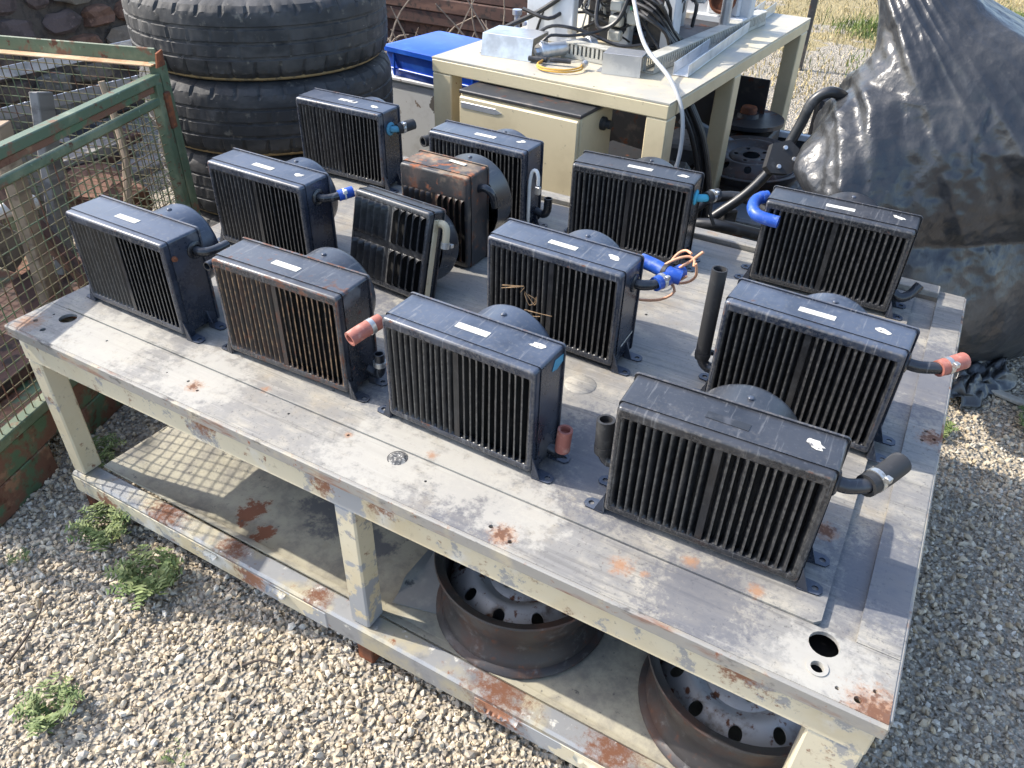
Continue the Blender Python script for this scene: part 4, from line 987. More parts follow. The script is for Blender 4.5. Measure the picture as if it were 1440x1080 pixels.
# ------------------------------------------------------------------ cream machine stand with its pneumatic machine
SZ = .25 + T
mats['stand_cream'] = M('clean_cream_paint', (.56, .475, .305), .42, 0, [dict(c=(.49, .41, .26), s=5, lo=.42, hi=.66), dict(c=(.27, .23, .17), s=60, lo=.66, hi=.72, a=.7), dict(c=RUST, s=24, lo=.72, hi=.76)], [dict(s=90, str=.1, dist=.0006)])
mats['stand_top'] = M('stand_top_sheet', (.53, .455, .305), .5, 0, [dict(c=(.36, .345, .30), s=3, lo=.45, hi=.65), dict(c=(.36, .28, .17), s=40, lo=.62, hi=.70, a=.7), dict(c=(.53, .47, .35), s=9, lo=.55, hi=.68)], [dict(s=120, str=.15, dist=.0008)])
SR = R(-3.0)
stand = empty('machine_stand', (.984, 1.776, 0), SR, 'cream steel stand behind the heaters carrying a pneumatic machine', 'stand')
SW, SD = 1.00, 1.75
MB().plate([(-SW, 0), (0, 0), (0, SD), (-SW, SD)], [(-.30, .025, .004), (-.55, .03, .004)], SZ - .006, SZ).build('top', 'stand_top', stand)
for (a, b, nm) in (((-SW, .034, SZ - .0315), (0, .034, SZ - .0315), 'front_beam'), ((-SW, SD - .034, SZ - .0315), (0, SD - .034, SZ - .0315), 'back_beam')):
    MB().bar(a, b, .070, .050, .004).build(nm, 'stand_cream', stand)
for x_ in (-SW + .034, -.034):
    MB().bar((x_, .070, SZ - .0315), (x_, SD - .070, SZ - .0315), .070, .050, .004).build('side_beam', 'stand_cream', stand)
for (x_, y_, w2, d2) in ((-.040, .040, .080, .078), (-SW + .045, .040, .090, .078), (-.036, .72, .072, .080), (-SW + .036, .72, .072, .08), (-.036, SD - .06, .072, .11), (-SW + .036, SD - .06, .072, .11)):
    MB().box((x_, y_, (SZ - .0575) / 2), (w2, d2, SZ - .0575), .004).build('leg', 'stand_cream', stand)
def sp(x, y, z=0): # stand coordinates to the yard
    c, s = math.cos(SR), math.sin(SR); return Vector((.984 + c * x - s * y, 1.776 + s * x + c * y, z))
# control cabinet hung below the stand top
cc = empty('control_cabinet', sp(-.529, -.112, .193), SR, 'cream electrical control cabinet under the stand with a silver strip on its door', 'cabinet')
MB().box((0, .13, .30), (.515, .25, .60), .004).build('body', 'stand_cream', cc)
MB().box((0, -.004, .30), (.508, .016, .588), .005).build('door', 'stand_cream', cc)
MB().box((0, .128, .608), (.520, .262, .014), .003).build('lid', 'dark_steel', cc)
MB().box((-.165, -.0135, .565), (.155, .003, .022), .001).build('name_strip', 'galv', cc)
MB().plate([(-.012, 0), (.014, .010), (-.012, .020)], [], 0, .003).move(Matrix.Translation((-.076, -.012, .554)) @ Matrix.Rotation(R(90), 4, 'X')).build('strip_end', 'galv', cc)
MB().plate([(-.014, -.02), (.014, -.02), (.014, .02), (-.014, .02)], [], 0, .003).move(Matrix.Translation((-.005, -.012, .485)) @ Matrix.Rotation(R(90), 4, 'X')).build('lock_plate', 'white_paint', cc)
MB().lathe([(.0005, -.017), (.0075, -.017), (.0085, -.012)], (.000, 0, .474), 'Y', 16).build('lock', 'hole', cc)
MB().box((.2585, .11, .36), (.004, .07, .055), .001).build('side_window', 'hole', cc)
MB().lathe([(.024, .256), (.024, .271), (.016, .278), (.016, .296), (.0005, .297)], (0, .17, .545), 'X', 18).build('cable_gland', 'rubber', cc)
# U-shaped bright sheet covers on the stand top
mats['bright'] = M('bright_sheet_steel', (.60, .61, .62), .33, .8, [dict(c=(.42, .43, .45), s=7, lo=.45, hi=.65, rough=.45), dict(c=(.30, .28, .25), s=70, lo=.66, hi=.72)], [dict(s=30, str=.08, dist=.001)])
def cover(loc, rz, w, d, h, label, slant=.0):
    e = empty('sheet_cover', loc, rz, label, 'metal cover', 'bright sheet covers on the stand')
    MB().box((0, d / 2 + slant / 2, h), (w, d - slant, .003), .0008).build('top_face', 'bright', e)
    MB().add([(-w / 2, 0, 0), (w / 2, 0, 0), (w / 2, slant, h), (-w / 2, slant, h), (-w / 2, .003, 0), (w / 2, .003, 0), (w / 2, slant + .003, h), (-w / 2, slant + .003, h)], [(0, 1, 2, 3), (5, 4, 7, 6), (0, 4, 5, 1), (2, 6, 7, 3), (0, 3, 7, 4), (1, 5, 6, 2)]).build('front_face', 'bright', e)
    MB().box((0, d, h / 2), (w, .003, h)).build('rear_face', 'bright', e)
    MB().box((-w / 2 - .012, d / 2, .0015), (.026, d * .6, .003), .0008).build('flange', 'bright', e)
    return e
cover(sp(-.755, .150, SZ + .001), SR + R(8), .215, .17, .078, 'larger bright folded sheet cover near the left front of the stand', .018)
cover(sp(-.285, .205, SZ + .001), SR + R(12), .145, .10, .072, 'smaller bright sheet cover at the front of the machine')
# aluminium channel lying along the right side of the stand
chn = empty('aluminium_channel', sp(-.105, .34, SZ + .001), SR + R(4.5), 'long open aluminium channel lying along the right edge of the stand', 'channel')
mats['alu'] = M('aluminium', (.66, .67, .68), .35, .6, [dict(c=(.50, .51, .52), s=9, lo=.45, hi=.65)])
MB().box((0, .72, .002), (.060, 1.44, .004), .001).build('floor', 'alu', chn)
for s_ in (-1, 1): MB().box((s_ * .0285, .72, .0245), (.003, 1.44, .041), .001).build('wall', 'alu', chn)
# slotted cable duct: rows of fingers
mats['duct'] = M('grey_duct_plastic', (.42, .41, .36), .55, 0, [dict(c=(.30, .29, .25), s=14, lo=.5, hi=.66)])
fing = MB().box((0, 0, 0), (.011, .003, .040), .0008).mesh('finger', 0); fing.materials.append(mats['duct'])
def duct(loc, rz, L_, label):
    e = empty('cable_duct', loc, rz, label, 'cable duct', 'slotted cable ducts on the stand')
    MB().box((L_ / 2, .025, .0025), (L_, .05, .005)).build('base', 'duct', e)
    for y_ in (0, .05): MB().box((L_ / 2, y_, .009), (L_, .003, .014)).build('side', 'duct', e)
    MB().box((L_ / 2, .025, .055), (L_, .054, .006), .001).build('cover', 'duct', e)
    for i in range(int(L_ / .019)):
        for y_ in (0, .05): obj('finger', fing, None, e, (.010 + .019 * i, y_, .034))
duct(sp(-.60, .315, SZ + .001), SR + R(-3), .28, 'slotted grey cable duct across the front of the machine')
duct(sp(-.195, .30, SZ + .001), SR + R(87), 1.15, 'long slotted grey cable duct running back beside the machine')
# machine body
mats['machine_white'] = M('chalky_machine_paint', (.56, .58, .60), .5, 0, [dict(c=(.47, .48, .49), s=5, lo=.48, hi=.65), dict(c=(.20, .19, .18), s=13, lo=.66, hi=.70), dict(c=(.42, .38, .31), s=8, lo=.62, hi=.70)], [dict(s=60, str=.15, dist=.001)])
mc = empty('pneumatic_machine', sp(-.50, .62, SZ + .001), SR, 'white and black pneumatic machine with many hoses on the cream stand', 'machine')
MB().box((-.265, -.10, .25), (.22, .045, .50), .004).build('left_plate', 'machine_white', mc)
MB().box((-.08, .16, .20), (.18, .24, .40), .006).build('black_block', 'dark_steel', mc)
MB().box((.0, .02, .28), (.09, .05, .56), .004).build('white_column', 'machine_white', mc)
MB().box((.145, .08, .26), (.07, .12, .52), .005).build('black_column', 'dark_steel', mc)
MB().box((.215, .02, .25), (.05, .08, .50), .004).build('white_column', 'machine_white', mc)
MB().box((.05, .50, .02), (.50, .90, .04), .004).build('base_plate', 'dark_steel', mc)
mb = MB(); mb.bar((.04, .60, .10), (.35, .63, .10), .10, .11, .006)
mb.build('cross_head', 'machine_white', mc)
MB().box((.20, .55, .05), (.30, .06, .03), .003).build('cross_rail', 'machine_white', mc)
MB().lathe([(.060, 0), (.060, .02), (.050, .022), (.046, .012), (.0005, .012)], (0, 0, 0), 'Y', 28).move(Matrix.Translation((.24, .535, .135)) @ Matrix.Rotation(R(180), 4, 'Z')).build('round_motor', 'rust', mc)
MB().box((.24, .565, .135), (.15, .03, .15), .01).build('motor_plate', 'machine_white', mc)
for (x_, y_, z_, a_, b_, c_) in ((.02, -.05, .10, .05, .05, .07), (.00, -.07, .20, .09, .05, .06), (-.05, -.06, .30, .10, .06, .06), (.09, -.075, .13, .045, .04, .05)):
    MB().box((x_, y_, z_), (a_, b_, c_), .006).build('valve_block', 'dark_steel' if a_ != .045 else 'duct', mc)
for (x_, z_) in ((.030, .17), (.030, .115), (.030, .06)):
    MB().box((x_, -.10, z_), (.055, .035, .040), .006).build('pale_valve', 'duct', mc)
mats['hose_black'] = M('black_air_hose', (.018, .018, .020), .42, 0, [dict(c=(.05, .05, .052), s=20, lo=.5, hi=.7)])
mats['hose_pale'] = M('pale_air_hose', (.36, .365, .36), .45, 0, [dict(c=(.38, .38, .37), s=20, lo=.5, hi=.7)])
mats['green_hose'] = M('green_air_hose', (.10, .36, .20), .4)
rh = random.Random(9)
for i in range(9):
    a = (.10 + rh.uniform(-.03, .03), -.09 + rh.uniform(-.02, .02), .16 + .012 * i)
    pts = [a, (.17 + .008 * i, -.12 + rh.uniform(-.02, .02), .15 + .008 * i), (.235 + rh.uniform(-.01, .01), -.10 + .012 * i, .10), (.27 + rh.uniform(-.012, .012), -.06 + .018 * i, .03)]
    MB().tube(pts, .0075, 8).build('air_hose', 'hose_black', mc)
for pts, r_, m_ in (([(-.06, -.08, .26), (-.04, -.14, .12), (.0, -.15, .09), (.06, -.13, .14), (.09, -.10, .27)], .009, 'hose_black'), ([(-.06, -.09, .18), (.0, -.13, .20), (.06, -.11, .25), (.12, -.09, .26), (.20, -.1, .22)], .010, 'hose_black'),
                    ([(.085, -.085, .16), (.086, -.09, .24), (.09, -.07, .40), (.10, -.05, .55)], .007, 'green_hose'), ([(-.15, -.05, .04), (-.12, -.05, .18), (-.10, -.06, .35), (-.04, -.06, .55)], .004, 'hose_pale'),
                    ([(-.24, -.30, .05), (-.16, -.28, .10), (-.05, -.22, .085), (.10, -.20, .05), (.2, -.15, .06)], .0065, 'hose_black'), ([(.22, .72, .33), (.30, .68, .28), (.31, .62, .12), (.24, .60, .07)], .008, 'hose_black'),
                    ([(-.27, -.06, .10), (-.235, -.08, .20), (-.18, -.06, .23), (-.14, -.06, .12)], .003, 'hose_black'), ([(-.33, -.13, .005), (-.30, -.12, .10), (-.22, -.10, .26), (-.15, -.08, .52)], .0055, 'hose_black')):
    MB().tube(pts, r_, 8, smooth=5).build('air_hose', m_, mc)
for i in range(26):
    x_ = rh.uniform(-.20, .24); y_ = rh.uniform(-.14, .35); z_ = rh.uniform(.02, .16)
    pts = [(x_, y_, z_)] + [(x_ + rh.uniform(-.12, .12) * (k + 1) * .6, y_ + rh.uniform(-.1, .1), max(.012, z_ + rh.uniform(-.06, .14) * (k + 1) * .5)) for k in range(3)]
    MB().tube(pts, rh.choice((.004, .006, .008)), 7, smooth=4).build('air_hose', rh.choice(('hose_black', 'hose_black', 'hose_black', 'hose_pale', 'rubber')), mc)
for i in range(9):
    MB().box((rh.uniform(-.14, .22), rh.uniform(-.02, .40), rh.uniform(.05, .24)), (rh.uniform(.03, .09), rh.uniform(.03, .07), rh.uniform(.03, .12)), .004, Matrix.Rotation(rh.uniform(-.3, .3), 3, 'Z')).build('valve_block', rh.choice(('dark_steel', 'galv', 'machine_white', 'dark_steel', 'duct')), mc)
for (x_, y_, h2) in ((-.10, .30, .5), (.12, .36, .55), (.30, .42, .30)):
    MB().lathe([(.022, .0), (.022, h2), (.03, h2 + .002), (.03, h2 + .03), (.0005, h2 + .031)], (x_, y_, 0), 'Z', 16).build('guide_rod', 'bright', mc)
# small air cylinder lying at the left front
ac = empty('air_cylinder', sp(-.640, .205, SZ + .034), SR + R(66), 'silver air cylinder lying on the stand beside the yellow cable loop', 'cylinder')
MB().lathe([(.0005, 0), (.028, 0), (.031, .004), (.031, .035), (.027, .039), (.027, .235), (.031, .239), (.031, .270), (.0005, .272)], (0, 0, 0), 'X', 24).build('barrel', 'bright', ac)
MB().lathe([(.0005, -.016), (.013, -.016), (.014, -.012), (.014, 0)], (0, 0, 0), 'X', 6).build('hex_nut', 'galv', ac)
MB().lathe([(.010, .018), (.010, .036), (.0005, .038)], (.018, 0, 0), 'Z', 12).build('port_fitting', 'galv', ac)
MB().tube([(.018, 0, .034), (.05, -.01, .055), (.12, -.03, .05), (.22, -.05, .055), (.32, -.03, .06)], .006, 8).build('air_hose', 'hose_black', ac)
mats['yellow'] = M('yellow_cable', (.60, .33, .05), .45, 0, [dict(c=(.45, .26, .08), s=20, lo=.5, hi=.7)])
yc = empty('yellow_cable_loop', sp(-.530, .150, SZ + .005), SR, 'yellow cable coiled on the front edge of the stand with two black plugs', 'cable')
for dz_, sc in ((0, 1), (.007, .95)):
    MB().tube([(-.07 * sc, .02, .004 + dz_), (-.055 * sc, -.045, .004 + dz_), (.0, -.078 * sc, .003 + dz_), (.075 * sc, -.055, .004 + dz_), (.105 * sc, .005, .005 + dz_), (.09 * sc, .05, .01 + dz_)], .0035, 8, smooth=5).build('cable', 'yellow', yc)
MB().tube([(-.125, .01, .010), (-.055, .028, .012)], .010, 10, smooth=0).build('plug', 'hose_black', yc)
MB().tube([(-.04, .03, .014), (.035, .055, .014)], .009, 10, smooth=0).build('plug', 'hose_black', yc)
MB().tube([(.10, .03, .014), (.098, .055, .018)], .012, 12, smooth=0).build('coupling', 'galv', yc)
# long pale hose hanging over the right front corner, and a grey cable sweeping in from the left
ph_ = MB().tube([sp(-.50, .60, SZ + .62), sp(-.43, .48, SZ + .36), sp(-.33, .36, SZ + .22), sp(-.20, .20, SZ + .12), sp(-.05, .10, SZ + .05), sp(.03, .05, SZ - .04), sp(.05, .03, SZ - .18), sp(.03, .0, SZ - .32), sp(.02, -.05, SZ - .46), sp(.02, -.10, SZ - .56)], .0075, 10, smooth=6).build('pale_hose', 'hose_pale', None)
tag(ph_, 'pale grey hose arching over the stand top and hanging down its corner', 'hose')
gc = MB().tube([sp(-.98, .32, SZ - .02), sp(-.96, .34, SZ + .02), sp(-.90, .40, SZ + .06), sp(-.78, .48, SZ + .13), sp(-.62, .50, SZ + .26), sp(-.50, .52, SZ + .44)], .010, 10, smooth=5).build('grey_cable', 'rubber', None)
tag(gc, 'thick grey cable rising from the left edge of the stand to the machine', 'cable')
bd = empty('cable_bundle', sp(.06, .42, 0), SR, 'bundle of black hoses hanging below the right side of the stand', 'cables')
for i in range(12):
    x_ = rh.uniform(-.03, .03); y_ = rh.uniform(-.05, .05)
    MB().tube([(-.14 + x_, y_ - .05, SZ - .10), (-.08 + x_, y_ - .02, SZ - .22), (-.03 + x_, y_, SZ - .40), (-.02 + x_ * 1.6, y_ * 1.5, SZ - .60), (-.05 + x_ * 2, y_ * 2, SZ - .76)], .008, 7).build('hose', 'hose_black', bd)

# ------------------------------------------------------------------ scrap under and behind the stand
make_rim('rusty grey truck rim lying on the scrap box behind the right legs of the stand', sp(.05, 1.00, .305), .5, 'scrap rims behind the stand', 'rim', r=.255, h=.10, tilt=(R(4), R(-3)))
mats['box_paint'] = M('flaking_grey_blue_paint', (.10, .12, .145), .5, 0, [dict(c=(.17, .19, .21), s=5, lo=.48, hi=.62), dict(c=RUST_D, s=9, lo=.58, hi=.62, rough=.9), dict(c=(.03, .03, .03), s=14, lo=.62, hi=.66)], [dict(s=40, str=.3, dist=.002)])
o = MB().box((0, 0, .15), (.62, .70, .30), .01).build('scrap_box', 'box_paint', None); o.location = sp(.22, .90, 0); o.rotation_euler = (0, 0, SR + .1)
tag(o, 'flat grey-blue sheet metal box with flaking paint behind the tube frame', 'metal box')
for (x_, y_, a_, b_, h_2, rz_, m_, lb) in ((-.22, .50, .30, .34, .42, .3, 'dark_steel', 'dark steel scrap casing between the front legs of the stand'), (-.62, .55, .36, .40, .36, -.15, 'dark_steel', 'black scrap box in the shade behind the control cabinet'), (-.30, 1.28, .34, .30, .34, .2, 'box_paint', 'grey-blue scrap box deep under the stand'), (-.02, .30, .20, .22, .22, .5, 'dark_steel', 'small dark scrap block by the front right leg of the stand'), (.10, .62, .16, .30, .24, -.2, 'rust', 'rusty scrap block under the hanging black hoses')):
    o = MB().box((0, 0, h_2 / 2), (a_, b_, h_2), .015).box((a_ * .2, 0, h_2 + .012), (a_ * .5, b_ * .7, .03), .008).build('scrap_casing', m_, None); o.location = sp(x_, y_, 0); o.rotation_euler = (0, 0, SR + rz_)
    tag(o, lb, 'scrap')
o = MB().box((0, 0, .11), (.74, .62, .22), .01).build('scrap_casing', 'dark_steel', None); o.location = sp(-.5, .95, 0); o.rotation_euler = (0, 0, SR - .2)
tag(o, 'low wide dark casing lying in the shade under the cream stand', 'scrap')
for (a, b, w2, lb) in ((sp(-.46, .62, .30), sp(.10, .34, .08), .07, 'dark steel beam slanting down under the stand'), (sp(-.28, .95, .52), sp(.14, 1.35, .24), .09, 'grey sheet steel profile leaning under the stand behind the middle leg')):
    o = MB().box((0, 0, 0), ((b - a).length, w2, .05), .004).build('scrap_beam', 'box_paint' if w2 > .08 else 'dark_steel', None)
    o.location = (a + b) / 2; o.rotation_euler = (b - a).to_track_quat('X', 'Z').to_euler(); tag(o, lb, 'beam')
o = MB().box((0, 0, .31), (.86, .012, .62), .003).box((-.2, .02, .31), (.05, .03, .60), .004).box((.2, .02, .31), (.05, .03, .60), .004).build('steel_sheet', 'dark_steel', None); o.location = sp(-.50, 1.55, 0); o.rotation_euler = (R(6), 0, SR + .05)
tag(o, 'large dark steel sheet standing upright across the back under the stand', 'steel sheet')
wh = empty('scrap_pulley', sp(-.12, 1.42, 0), 0, 'old steel pulley wheel with a rusty hub under the far end of the stand', 'pulley')
MB().box((0, 0, .20), (.30, .26, .40), .01).build('housing', 'dark_steel', wh)
MB().lathe([(.0005, .47), (.05, .47), (.055, .45), (.16, .445), (.18, .45), (.18, .43), (.16, .425), (.05, .40)], (0, 0, 0), 'Z', 40).build('wheel', 'dark_steel', wh)
MB().lathe([(.0005, .50), (.035, .50), (.04, .49), (.04, .465)], (0, 0, 0), 'Z', 20).build('hub', 'rust', wh)
o = MB().bar(sp(-.3, 1.62, .33), sp(.20, 1.66, .33), .03, .03, .003).build('white_bar', 'machine_white', None); tag(o, 'thin white steel bar low behind the stand legs', 'bar')
o = MB().box((0, 0, .16), (.30, .12, .32), .008).build('scrap_block', 'dark_steel', None); o.location = sp(.0, 1.70, 0); tag(o, 'dark steel block carrying the thin white bar', 'scrap')
o = MB().box((0, 0, .25), (.08, .20, .50), .02).build('dark_fender', 'dark_steel', None); o.location = sp(.13, 1.92, 0); o.rotation_euler = (0, 0, .15); tag(o, 'dark steel piece standing past the far right leg of the stand', 'scrap')
post('thin_post', (.62, 6.2, 0), (.05, .05, .75), 'dark_steel', 'thin dark post standing in the dry grass at the back', 'post')

# black bent tube frame left of the plastic sheet
mats['tube'] = M('black_tube_enamel', (.016, .017, .019), .36, 0, [dict(c=(.06, .06, .062), s=14, lo=.5, hi=.7, rough=.5), dict(c=(.16, .07, .04), s=9, lo=.68, hi=.74)])
fr = empty('tube_frame', (1.36, 1.74, 0), 0, 'black bent tube frame with a bolted joint plate beside the black plastic sheet', 'frame')
MB().tube([(-.14, -.08, .56), (-.045, -.04, .66), (.02, 0, .77), (.055, .02, .88), (.075, .03, .955), (.12, .05, .985), (.18, .09, .95), (.26, .13, .88)], .0165, 16, smooth=6).build('bent_tube', 'tube', fr)
MB().tube([(-.23, -.06, .55), (-.16, .02, .595), (-.05, .05, .60), (.05, .02, .57), (.12, -.02, .54)], .018, 14, smooth=5).build('bent_tube', 'tube', fr)
MB().tube([(-.25, -.10, .52), (-.12, -.10, .55), (.0, -.05, .53), (.15, .0, .50)], .020, 14, smooth=5).build('bent_tube', 'tube', fr)
MB().tube([(.04, -.01, .79), (.11, -.005, .765), (.20, .02, .735)], .0155, 14, smooth=4).build('cross_tube', 'rust', fr)
MB().bar((-.12, 0, 0), (-.10, -.02, .585), .05, .05, .006).build('support', 'tube', fr)
MB().bar((.20, .06, 0), (.20, .05, .75), .05, .05, .006).build('support', 'tube', fr)
jm = Matrix.Translation((.030, -.022, .785)) @ Matrix.Rotation(R(28), 4, 'Z') @ Matrix.Rotation(R(62), 4, 'X')
MB().plate([(-.052, -.030), (-.035, -.050), (.020, -.052), (.062, -.022), (.064, .012), (.016, .052), (-.036, .040)], [], -.020, .022).move(jm).build('joint_plate', 'rubber', fr)
for (x_, y_) in ((-.012, -.030), (.004, .028), (.034, -.006)):
    MB().lathe([(.0005, .026), (.006, .026), (.0078, .022), (.0078, .020)], (x_, y_, 0), 'Z', 12).move(jm).build('bolt', 'bright', fr)
bkt = empty('bent_pedal', (1.18, 1.60, 0), 0, 'dark curved scrap arm in the shade under the black tube frame', 'scrap')
MB().box((0, 0, .20), (.22, .10, .40), .02).build('block', 'dark_steel', bkt)

# ------------------------------------------------------------------ black plastic sheet thrown over a tall object
mats['plastic'] = M('black_plastic_film', (.026, .028, .032), .28, 0, [dict(c=(.070, .069, .068), s=4, d=6, lo=.44, hi=.72, rough=.45), dict(c=(.11, .105, .095), s=30, d=6, lo=.62, hi=.78, a=.5, rough=.55)],
    [dict(s=7, d=7, r=.62, str=.40, dist=.022, st=(1, 1, .5)), dict(s=12, k='voronoi', str=.38, dist=.020, st=(1, 1, .6)), dict(s=34, k='voronoi', str=.34, dist=.006)], rand=False, spec=.55)
lev = [(0.00, 2.13, 2.75, 1.98, 2.6), (.07, 2.11, 2.75, 1.90, 2.6), (.25, 2.03, 2.75, 1.64, 2.6), (.45, 1.84, 2.75, 1.50, 2.6), (.60, 1.66, 2.7, 1.49, 2.6), (.70, 1.48, 2.7, 1.50, 2.6), (.76, 1.43, 2.65, 1.52, 2.55), (.82, 1.43, 2.6, 1.56, 2.5), (.93, 1.48, 2.6, 1.63, 2.4), (1.02, 1.53, 2.45, 1.69, 2.25), (1.09, 1.57, 2.25, 1.73, 2.16), (1.15, 1.545, 2.04, 1.79, 2.14), (1.22, 1.515, 1.80, 1.87, 2.12), (1.32, 1.49, 1.66, 1.95, 2.12), (1.45, 1.50, 1.57, 2.03, 2.12)]
def lin_lev(z):
    for a, b in zip(lev, lev[1:]):
        if z <= b[0]:
            t = (z - a[0]) / (b[0] - a[0]); return [p + (q - p) * t for p, q in zip(a, b)]
    return list(lev[-1])
def lerp_lev(z):
    ws = [(-.07, .5), (-.035, .9), (0, 1), (.035, .9), (.07, .5)]
    ss = [0.0] * 5
    for dz_, w_ in ws:
        for i_, q_ in enumerate(lin_lev(max(0, min(1.45, z + dz_)))): ss[i_] += q_ * w_
    return [q_ / 3.8 for q_ in ss]
def outline(x0, x1, y0, y1):
    """rounded rectangle walked from the back right corner; the left and front sides are finely divided"""
    r_ = min(.40 * min(x1 - x0, y1 - y0), .22); out = []
    def arc(cx, cy, a0, n):
        for i in range(n):
            a = R(a0 + 90 * i / n); out.append((cx + r_ * math.cos(a), cy + r_ * math.sin(a), math.cos(a), math.sin(a)))
    def side(xa, ya, xb, yb, nx_, ny_, n):
        for i in range(n):
            t = i / n; out.append((xa + (xb - xa) * t, ya + (yb - ya) * t, nx_, ny_))
    arc(x1 - r_, y1 - r_, 0, 8); side(x1 - r_, y1, x0 + r_, y1, 0, 1, 20)
    arc(x0 + r_, y1 - r_, 90, 12); side(x0, y1 - r_, x0, y0 + r_, -1, 0, 70)
    arc(x0 + r_, y0 + r_, 180, 34); side(x0 + r_, y0, x1 - r_, y0, 0, -1, 100)
    arc(x1 - r_, y0 + r_, 270, 20); side(x1, y0 + r_, x1, y1 - r_, 1, 0, 30)
    return out
nz = 190
Vv = []
for k in range(nz + 1):
    z = 1.45 * k / nz; _, x0, x1, y0, y1 = lerp_lev(z)
    ol = outline(x0, x1, y0, y1); na = len(ol)
    for i, (px_, py_, ca, sa) in enumerate(ol):
        a = 2 * math.pi * i / na
        p = Vector((px_, py_, z))
        nd = Vector((ca, sa, .25)).normalized()
        sh = max(.25, 1.85 - 1.75 * z) * max(0, px_ - max(x0, 1.62))
        p.y += sh
        # long tension folds running down from the peak, with patches of fine crumpling
        fx, fz = p.x - 1.50, 1.55 - z
        th = math.atan2(fx + .35 * (p.y - 1.6), fz); rr2 = math.hypot(fx, fz)
        fold = 1 - 2.2 * abs(mn.noise(Vector((th * 5.5, rr2 * .9, 3.0)))); fold2 = 1 - 2.2 * abs(mn.noise(Vector((th * 13, rr2 * 2.0, 8.0))))
        patch = max(0.0, min(1.0, .5 + 1.6 * mn.noise(p * 2.3 + Vector((3, 9, 1)))))
        if p.x < 1.9 and .65 < z < 1.02: patch = max(patch, .8)
        v1 = mn.voronoi(p * 5.0 + nd * .0)[0][0]; v2 = mn.voronoi(p * 12.0)[0][0]; v3 = mn.voronoi(p * 27.0)[0][0]
        p += nd * (.026 * fold + .008 * fold2 + .012 * v1 + (.25 + .75 * patch) * (.017 * v2 + .009 * v3) - .029)
        if z < .12: p += nd * (.05 * (1 - z / .12) * (1 + math.sin(a * 23)) * .5)
        p.z = max(p.z, .012)
        if p.x < 2.06 and p.z < T + .03: p.y = max(p.y, 1.425)
        Vv.append(p)
Ff = [(k * na + i, k * na + (i + 1) % na, (k + 1) * na + (i + 1) % na, (k + 1) * na + i) for k in range(nz) for i in range(na)]
tp = MB(); tp.add(Vv, Ff); tp.f.append(tuple(nz * na + i for i in range(na)))
tarp = tp.build('plastic_sheet', 'plastic', None, 180)
tag(tarp, 'large crumpled black plastic sheet covering a tall object at the right', 'plastic sheet')
# torn hem on the ground
def crumple(name, loc, sx, sy, h, seed, mat, label, cat):
    n = 26; mb = MB(); pts = []
    for j in range(n + 1):
        for i in range(n + 1):
            u, v = i / n - .5, j / n - .5
            z = h * (.35 + .9 * abs(mn.noise(Vector((u * 5, v * 5, seed)))) + .4 * abs(mn.noise(Vector((u * 14, v * 14, seed))))) * max(.05, 1 - (2 * u) ** 2) + .012
            pts.append((u * sx + .04 * mn.noise(Vector((v * 6, seed, 1))), v * sy + .04 * mn.noise(Vector((u * 6, seed, 5))), z))
    mb.add(pts, [(j * (n + 1) + i, j * (n + 1) + i + 1, (j + 1) * (n + 1) + i + 1, (j + 1) * (n + 1) + i) for j in range(n) for i in range(n)])
    o = mb.build(name, mat, None, 180); o.location = loc
    md = o.modifiers.new('thickness', 'SOLIDIFY'); md.thickness = .002
    return tag(o, label, cat)
o = crumple('torn_plastic', (2.16, 2.00, 0), .20, .34, .10, 3.3, 'plastic', 'torn crumpled edge of black plastic lying on the gravel beside the table end', 'plastic scrap'); o.rotation_euler = (0, 0, -.5)
o = MB().box((0, 0, .006), (.5, .035, .014), .003).build('pale_lath', 'concrete', None); o.location = (2.42, 1.96, .012); o.rotation_euler = (0, 0, -.28)
tag(o, 'thin pale lath lying on the gravel right of the plastic sheet', 'lath')

# ------------------------------------------------------------------ timber and branches behind the cabinet
for i in range(7):
    o = MB().box((0, 0, 0), (2.2, .20, .09), .006).build('stacked_timber', 'wood_red', None)
    o.location = (-1.5 + random.uniform(-.1, .1), 4.35 + random.uniform(-.03, .03), .05 + .094 * i); o.rotation_euler = (0, 0, random.uniform(-.03, .03))
    tag(o, ('lowest', 'second lowest', 'third lowest', 'middle', 'third highest', 'second highest', 'topmost')[i] + ' dark red-brown beam of the timber stack behind the blue crate', 'timber', 'stacked timber at the back')
mats['twig'] = M('dry_twigs', (.30, .24, .18), .9, 0, [dict(c=(.17, .13, .10), s=9, lo=.45, hi=.62)])
br = empty('branch_heap', (-1.15, 3.55, 0), 0, 'heap of dry bare branches behind the blue crate', 'branches')
rb = random.Random(21)
for i in range(70):
    a = rb.uniform(0, 6.28); l_ = rb.uniform(.4, 1.1); p0 = Vector((rb.uniform(-.6, .7), rb.uniform(-.25, .3), rb.uniform(.0, .35)))
    p1 = p0 + Vector((math.cos(a) * l_ * .5, math.sin(a) * l_ * .25, rb.uniform(.15, .55)))
    pm = (p0 + p1) / 2 + Vector((rb.uniform(-.08, .08), rb.uniform(-.05, .05), rb.uniform(-.02, .1)))
    MB().tube([p0, pm, p1], rb.uniform(.004, .012), 5, r2=.003, smooth=3).build('twig', 'twig', br)
fit_ = empty('pipe_fittings', (-.34, 3.10, 0), 0, 'silver pipe fittings with a yellow tap standing behind the blue crate', 'fittings')
MB().box((0, .05, .28), (.30, .20, .56), .01).build('box', 'dark_steel', fit_)
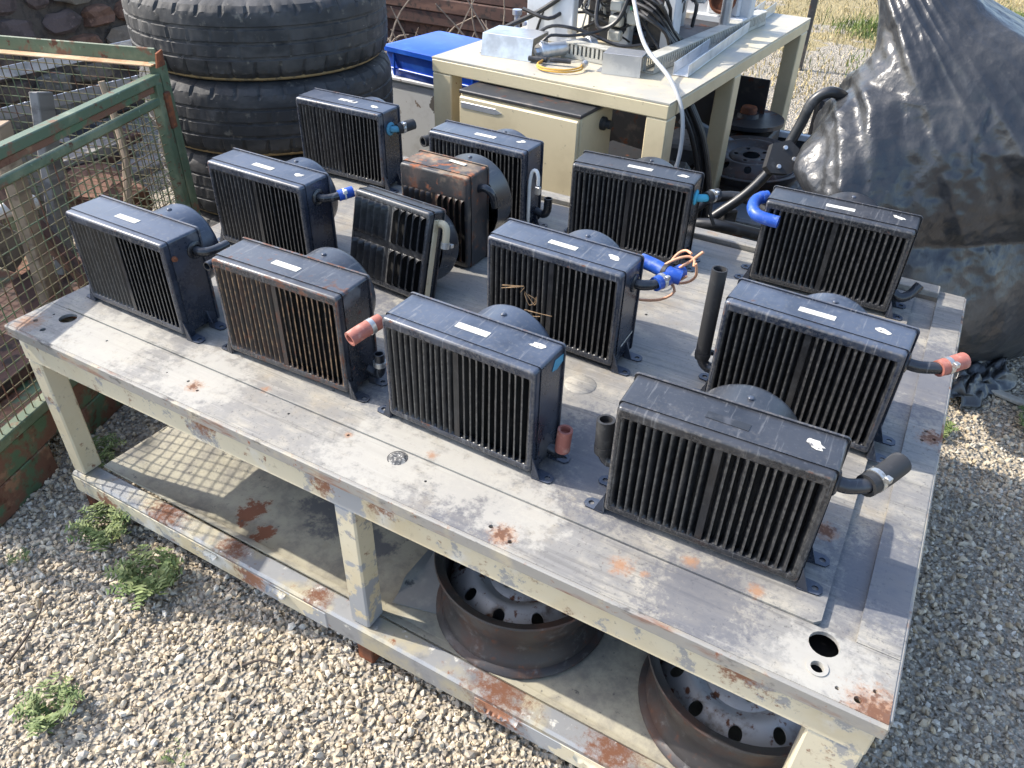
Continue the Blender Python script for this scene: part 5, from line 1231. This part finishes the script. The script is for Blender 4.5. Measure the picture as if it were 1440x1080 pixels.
for (x_, m_, h2) in ((-.08, 'yellow', .12), (.0, 'galv', .22), (.06, 'galv', .17)):
    MB().lathe([(.022, .56), (.022, .60), (.030, .605), (.030, .63), (.016, .635), (.016, .56 + h2), (.026, .565 + h2), (.026, .59 + h2), (.0005, .592 + h2)], (x_, 0, 0), 'Z', 16).build('fitting', m_, fit_)
o = MB().box((0, 0, .45), (.32, .18, .90), .01).build('dark_block', 'dark_steel', None); o.location = (-.10, 3.55, 0); tag(o, 'tall dark steel block behind the stand and the blue crate', 'steel block')

# ------------------------------------------------------------------ weeds, twigs on the gravel
mats['weed'] = M('weed_leaf', (.075, .125, .035), .65, 0, attr='tint', rand=False)
def weed(loc, rad, n, label, seed, h=.05):
    r_ = random.Random(seed); V, F_, C_ = [], [], []
    for i in range(n):
        a = r_.uniform(0, 6.28); q = rad * math.sqrt(r_.random()) * .5
        b = Vector((math.cos(a) * q, math.sin(a) * q, 0)); d = Vector((math.cos(a + r_.uniform(-.8, .8)), math.sin(a + r_.uniform(-.8, .8)), 0))
        L_ = rad * r_.uniform(.35, .8); hh = h * r_.uniform(.4, 1.1)
        col = Vector((.075, .125, .03)).lerp(Vector((.20, .24, .085)), r_.random())
        sd = Vector((-d.y, d.x, 0))
        steps = 6
        for k in range(steps):
            t = k / steps; c = b + d * L_ * t + Vector((0, 0, hh * math.sin(min(1, t * 1.3) * 1.9) + .006))
            for s_ in (-1, 1):
                ln = (.005 + .009 * math.sin(math.pi * (t * .85 + .1))) * (rad / .07) * r_.uniform(.6, 1.1)
                w2 = .0028 * (rad / .07)
                tip = c + sd * s_ * ln + d * ln * .7 + Vector((0, 0, r_.uniform(-.004, .007)))
                o_ = len(V); V += [c, c + d * w2 * 2, tip + d * w2 * .4, tip - d * w2 * .6]; F_.append((o_, o_ + 1, o_ + 2, o_ + 3)); C_ += [col * r_.uniform(.8, 1.15)] * 4
    V = np.array([tuple(p) for p in V]); F_ = np.array(F_)
    me = numpy_mesh('weed', V, np.concatenate([F_[:, [0, 1, 2]], F_[:, [0, 2, 3]]]), np.array([tuple(c) for c in C_]))
    o = obj('weed', me, 'weed', None, loc); return tag(o, label, 'weed', 'weeds in the gravel')
def gp(px, py, z=0.0):   # a measured spot on the ground of the yard
    return (px, py, z)
weed((.15, -.050, .008), .075, 80, 'green feathery weed close to the lower rail near the left table leg', 1, .07)
weed((.39, -.100, .008), .080, 85, 'green feathery weed in the gravel, second from the table leg', 2, .06)
weed((.497, -.453, .008), .060, 75, 'silvery green weed in the gravel nearest the viewer at the lower left', 3, .05)
weed((.026, -.221, .006), .030, 18, 'tiny seedling in the gravel at the far left edge', 4, .02)
weed((.816, -.385, .006), .026, 10, 'tiny seedling at the very bottom of the view', 5, .03)
weed((-.12, .14, .006), .07, 40, 'broad green plant growing by the foot of the mesh cage', 6, .06)
weed((.12, .62, .006), .10, 70, 'green plant growing in the shade under the left end of the table', 7, .07)
weed((2.10, 1.66, .006), .06, 60, 'small green weed right of the table by the torn plastic', 8, .03)
weed((2.42, 1.85, .006), .08, 70, 'flat green weed in the gravel at the right edge', 9, .03)
mats['bark'] = M('dark_twig', (.07, .055, .045), .9)
for (pts, lb) in (([(.30, -.43, .022), (.27, -.36, .020), (.235, -.30, .024), (.20, -.27, .018)], 'crooked dark twig lying on the gravel at the lower left'),
                  ([(.77, -.16, .020), (.80, -.13, .026), (.84, -.115, .020)], 'short dark twig on the gravel in front of the lower rail'),
                  ([(2.06, .37, .022), (2.14, .36, .024), (2.22, .33, .020)], 'thin straw stalk lying on the gravel right of the table')):
    o = MB().tube(pts, .004 if 'straw' not in lb else .002, 6, r2=.002).build('twig', 'bark' if 'straw' not in lb else 'twig', None); tag(o, lb, 'twig')
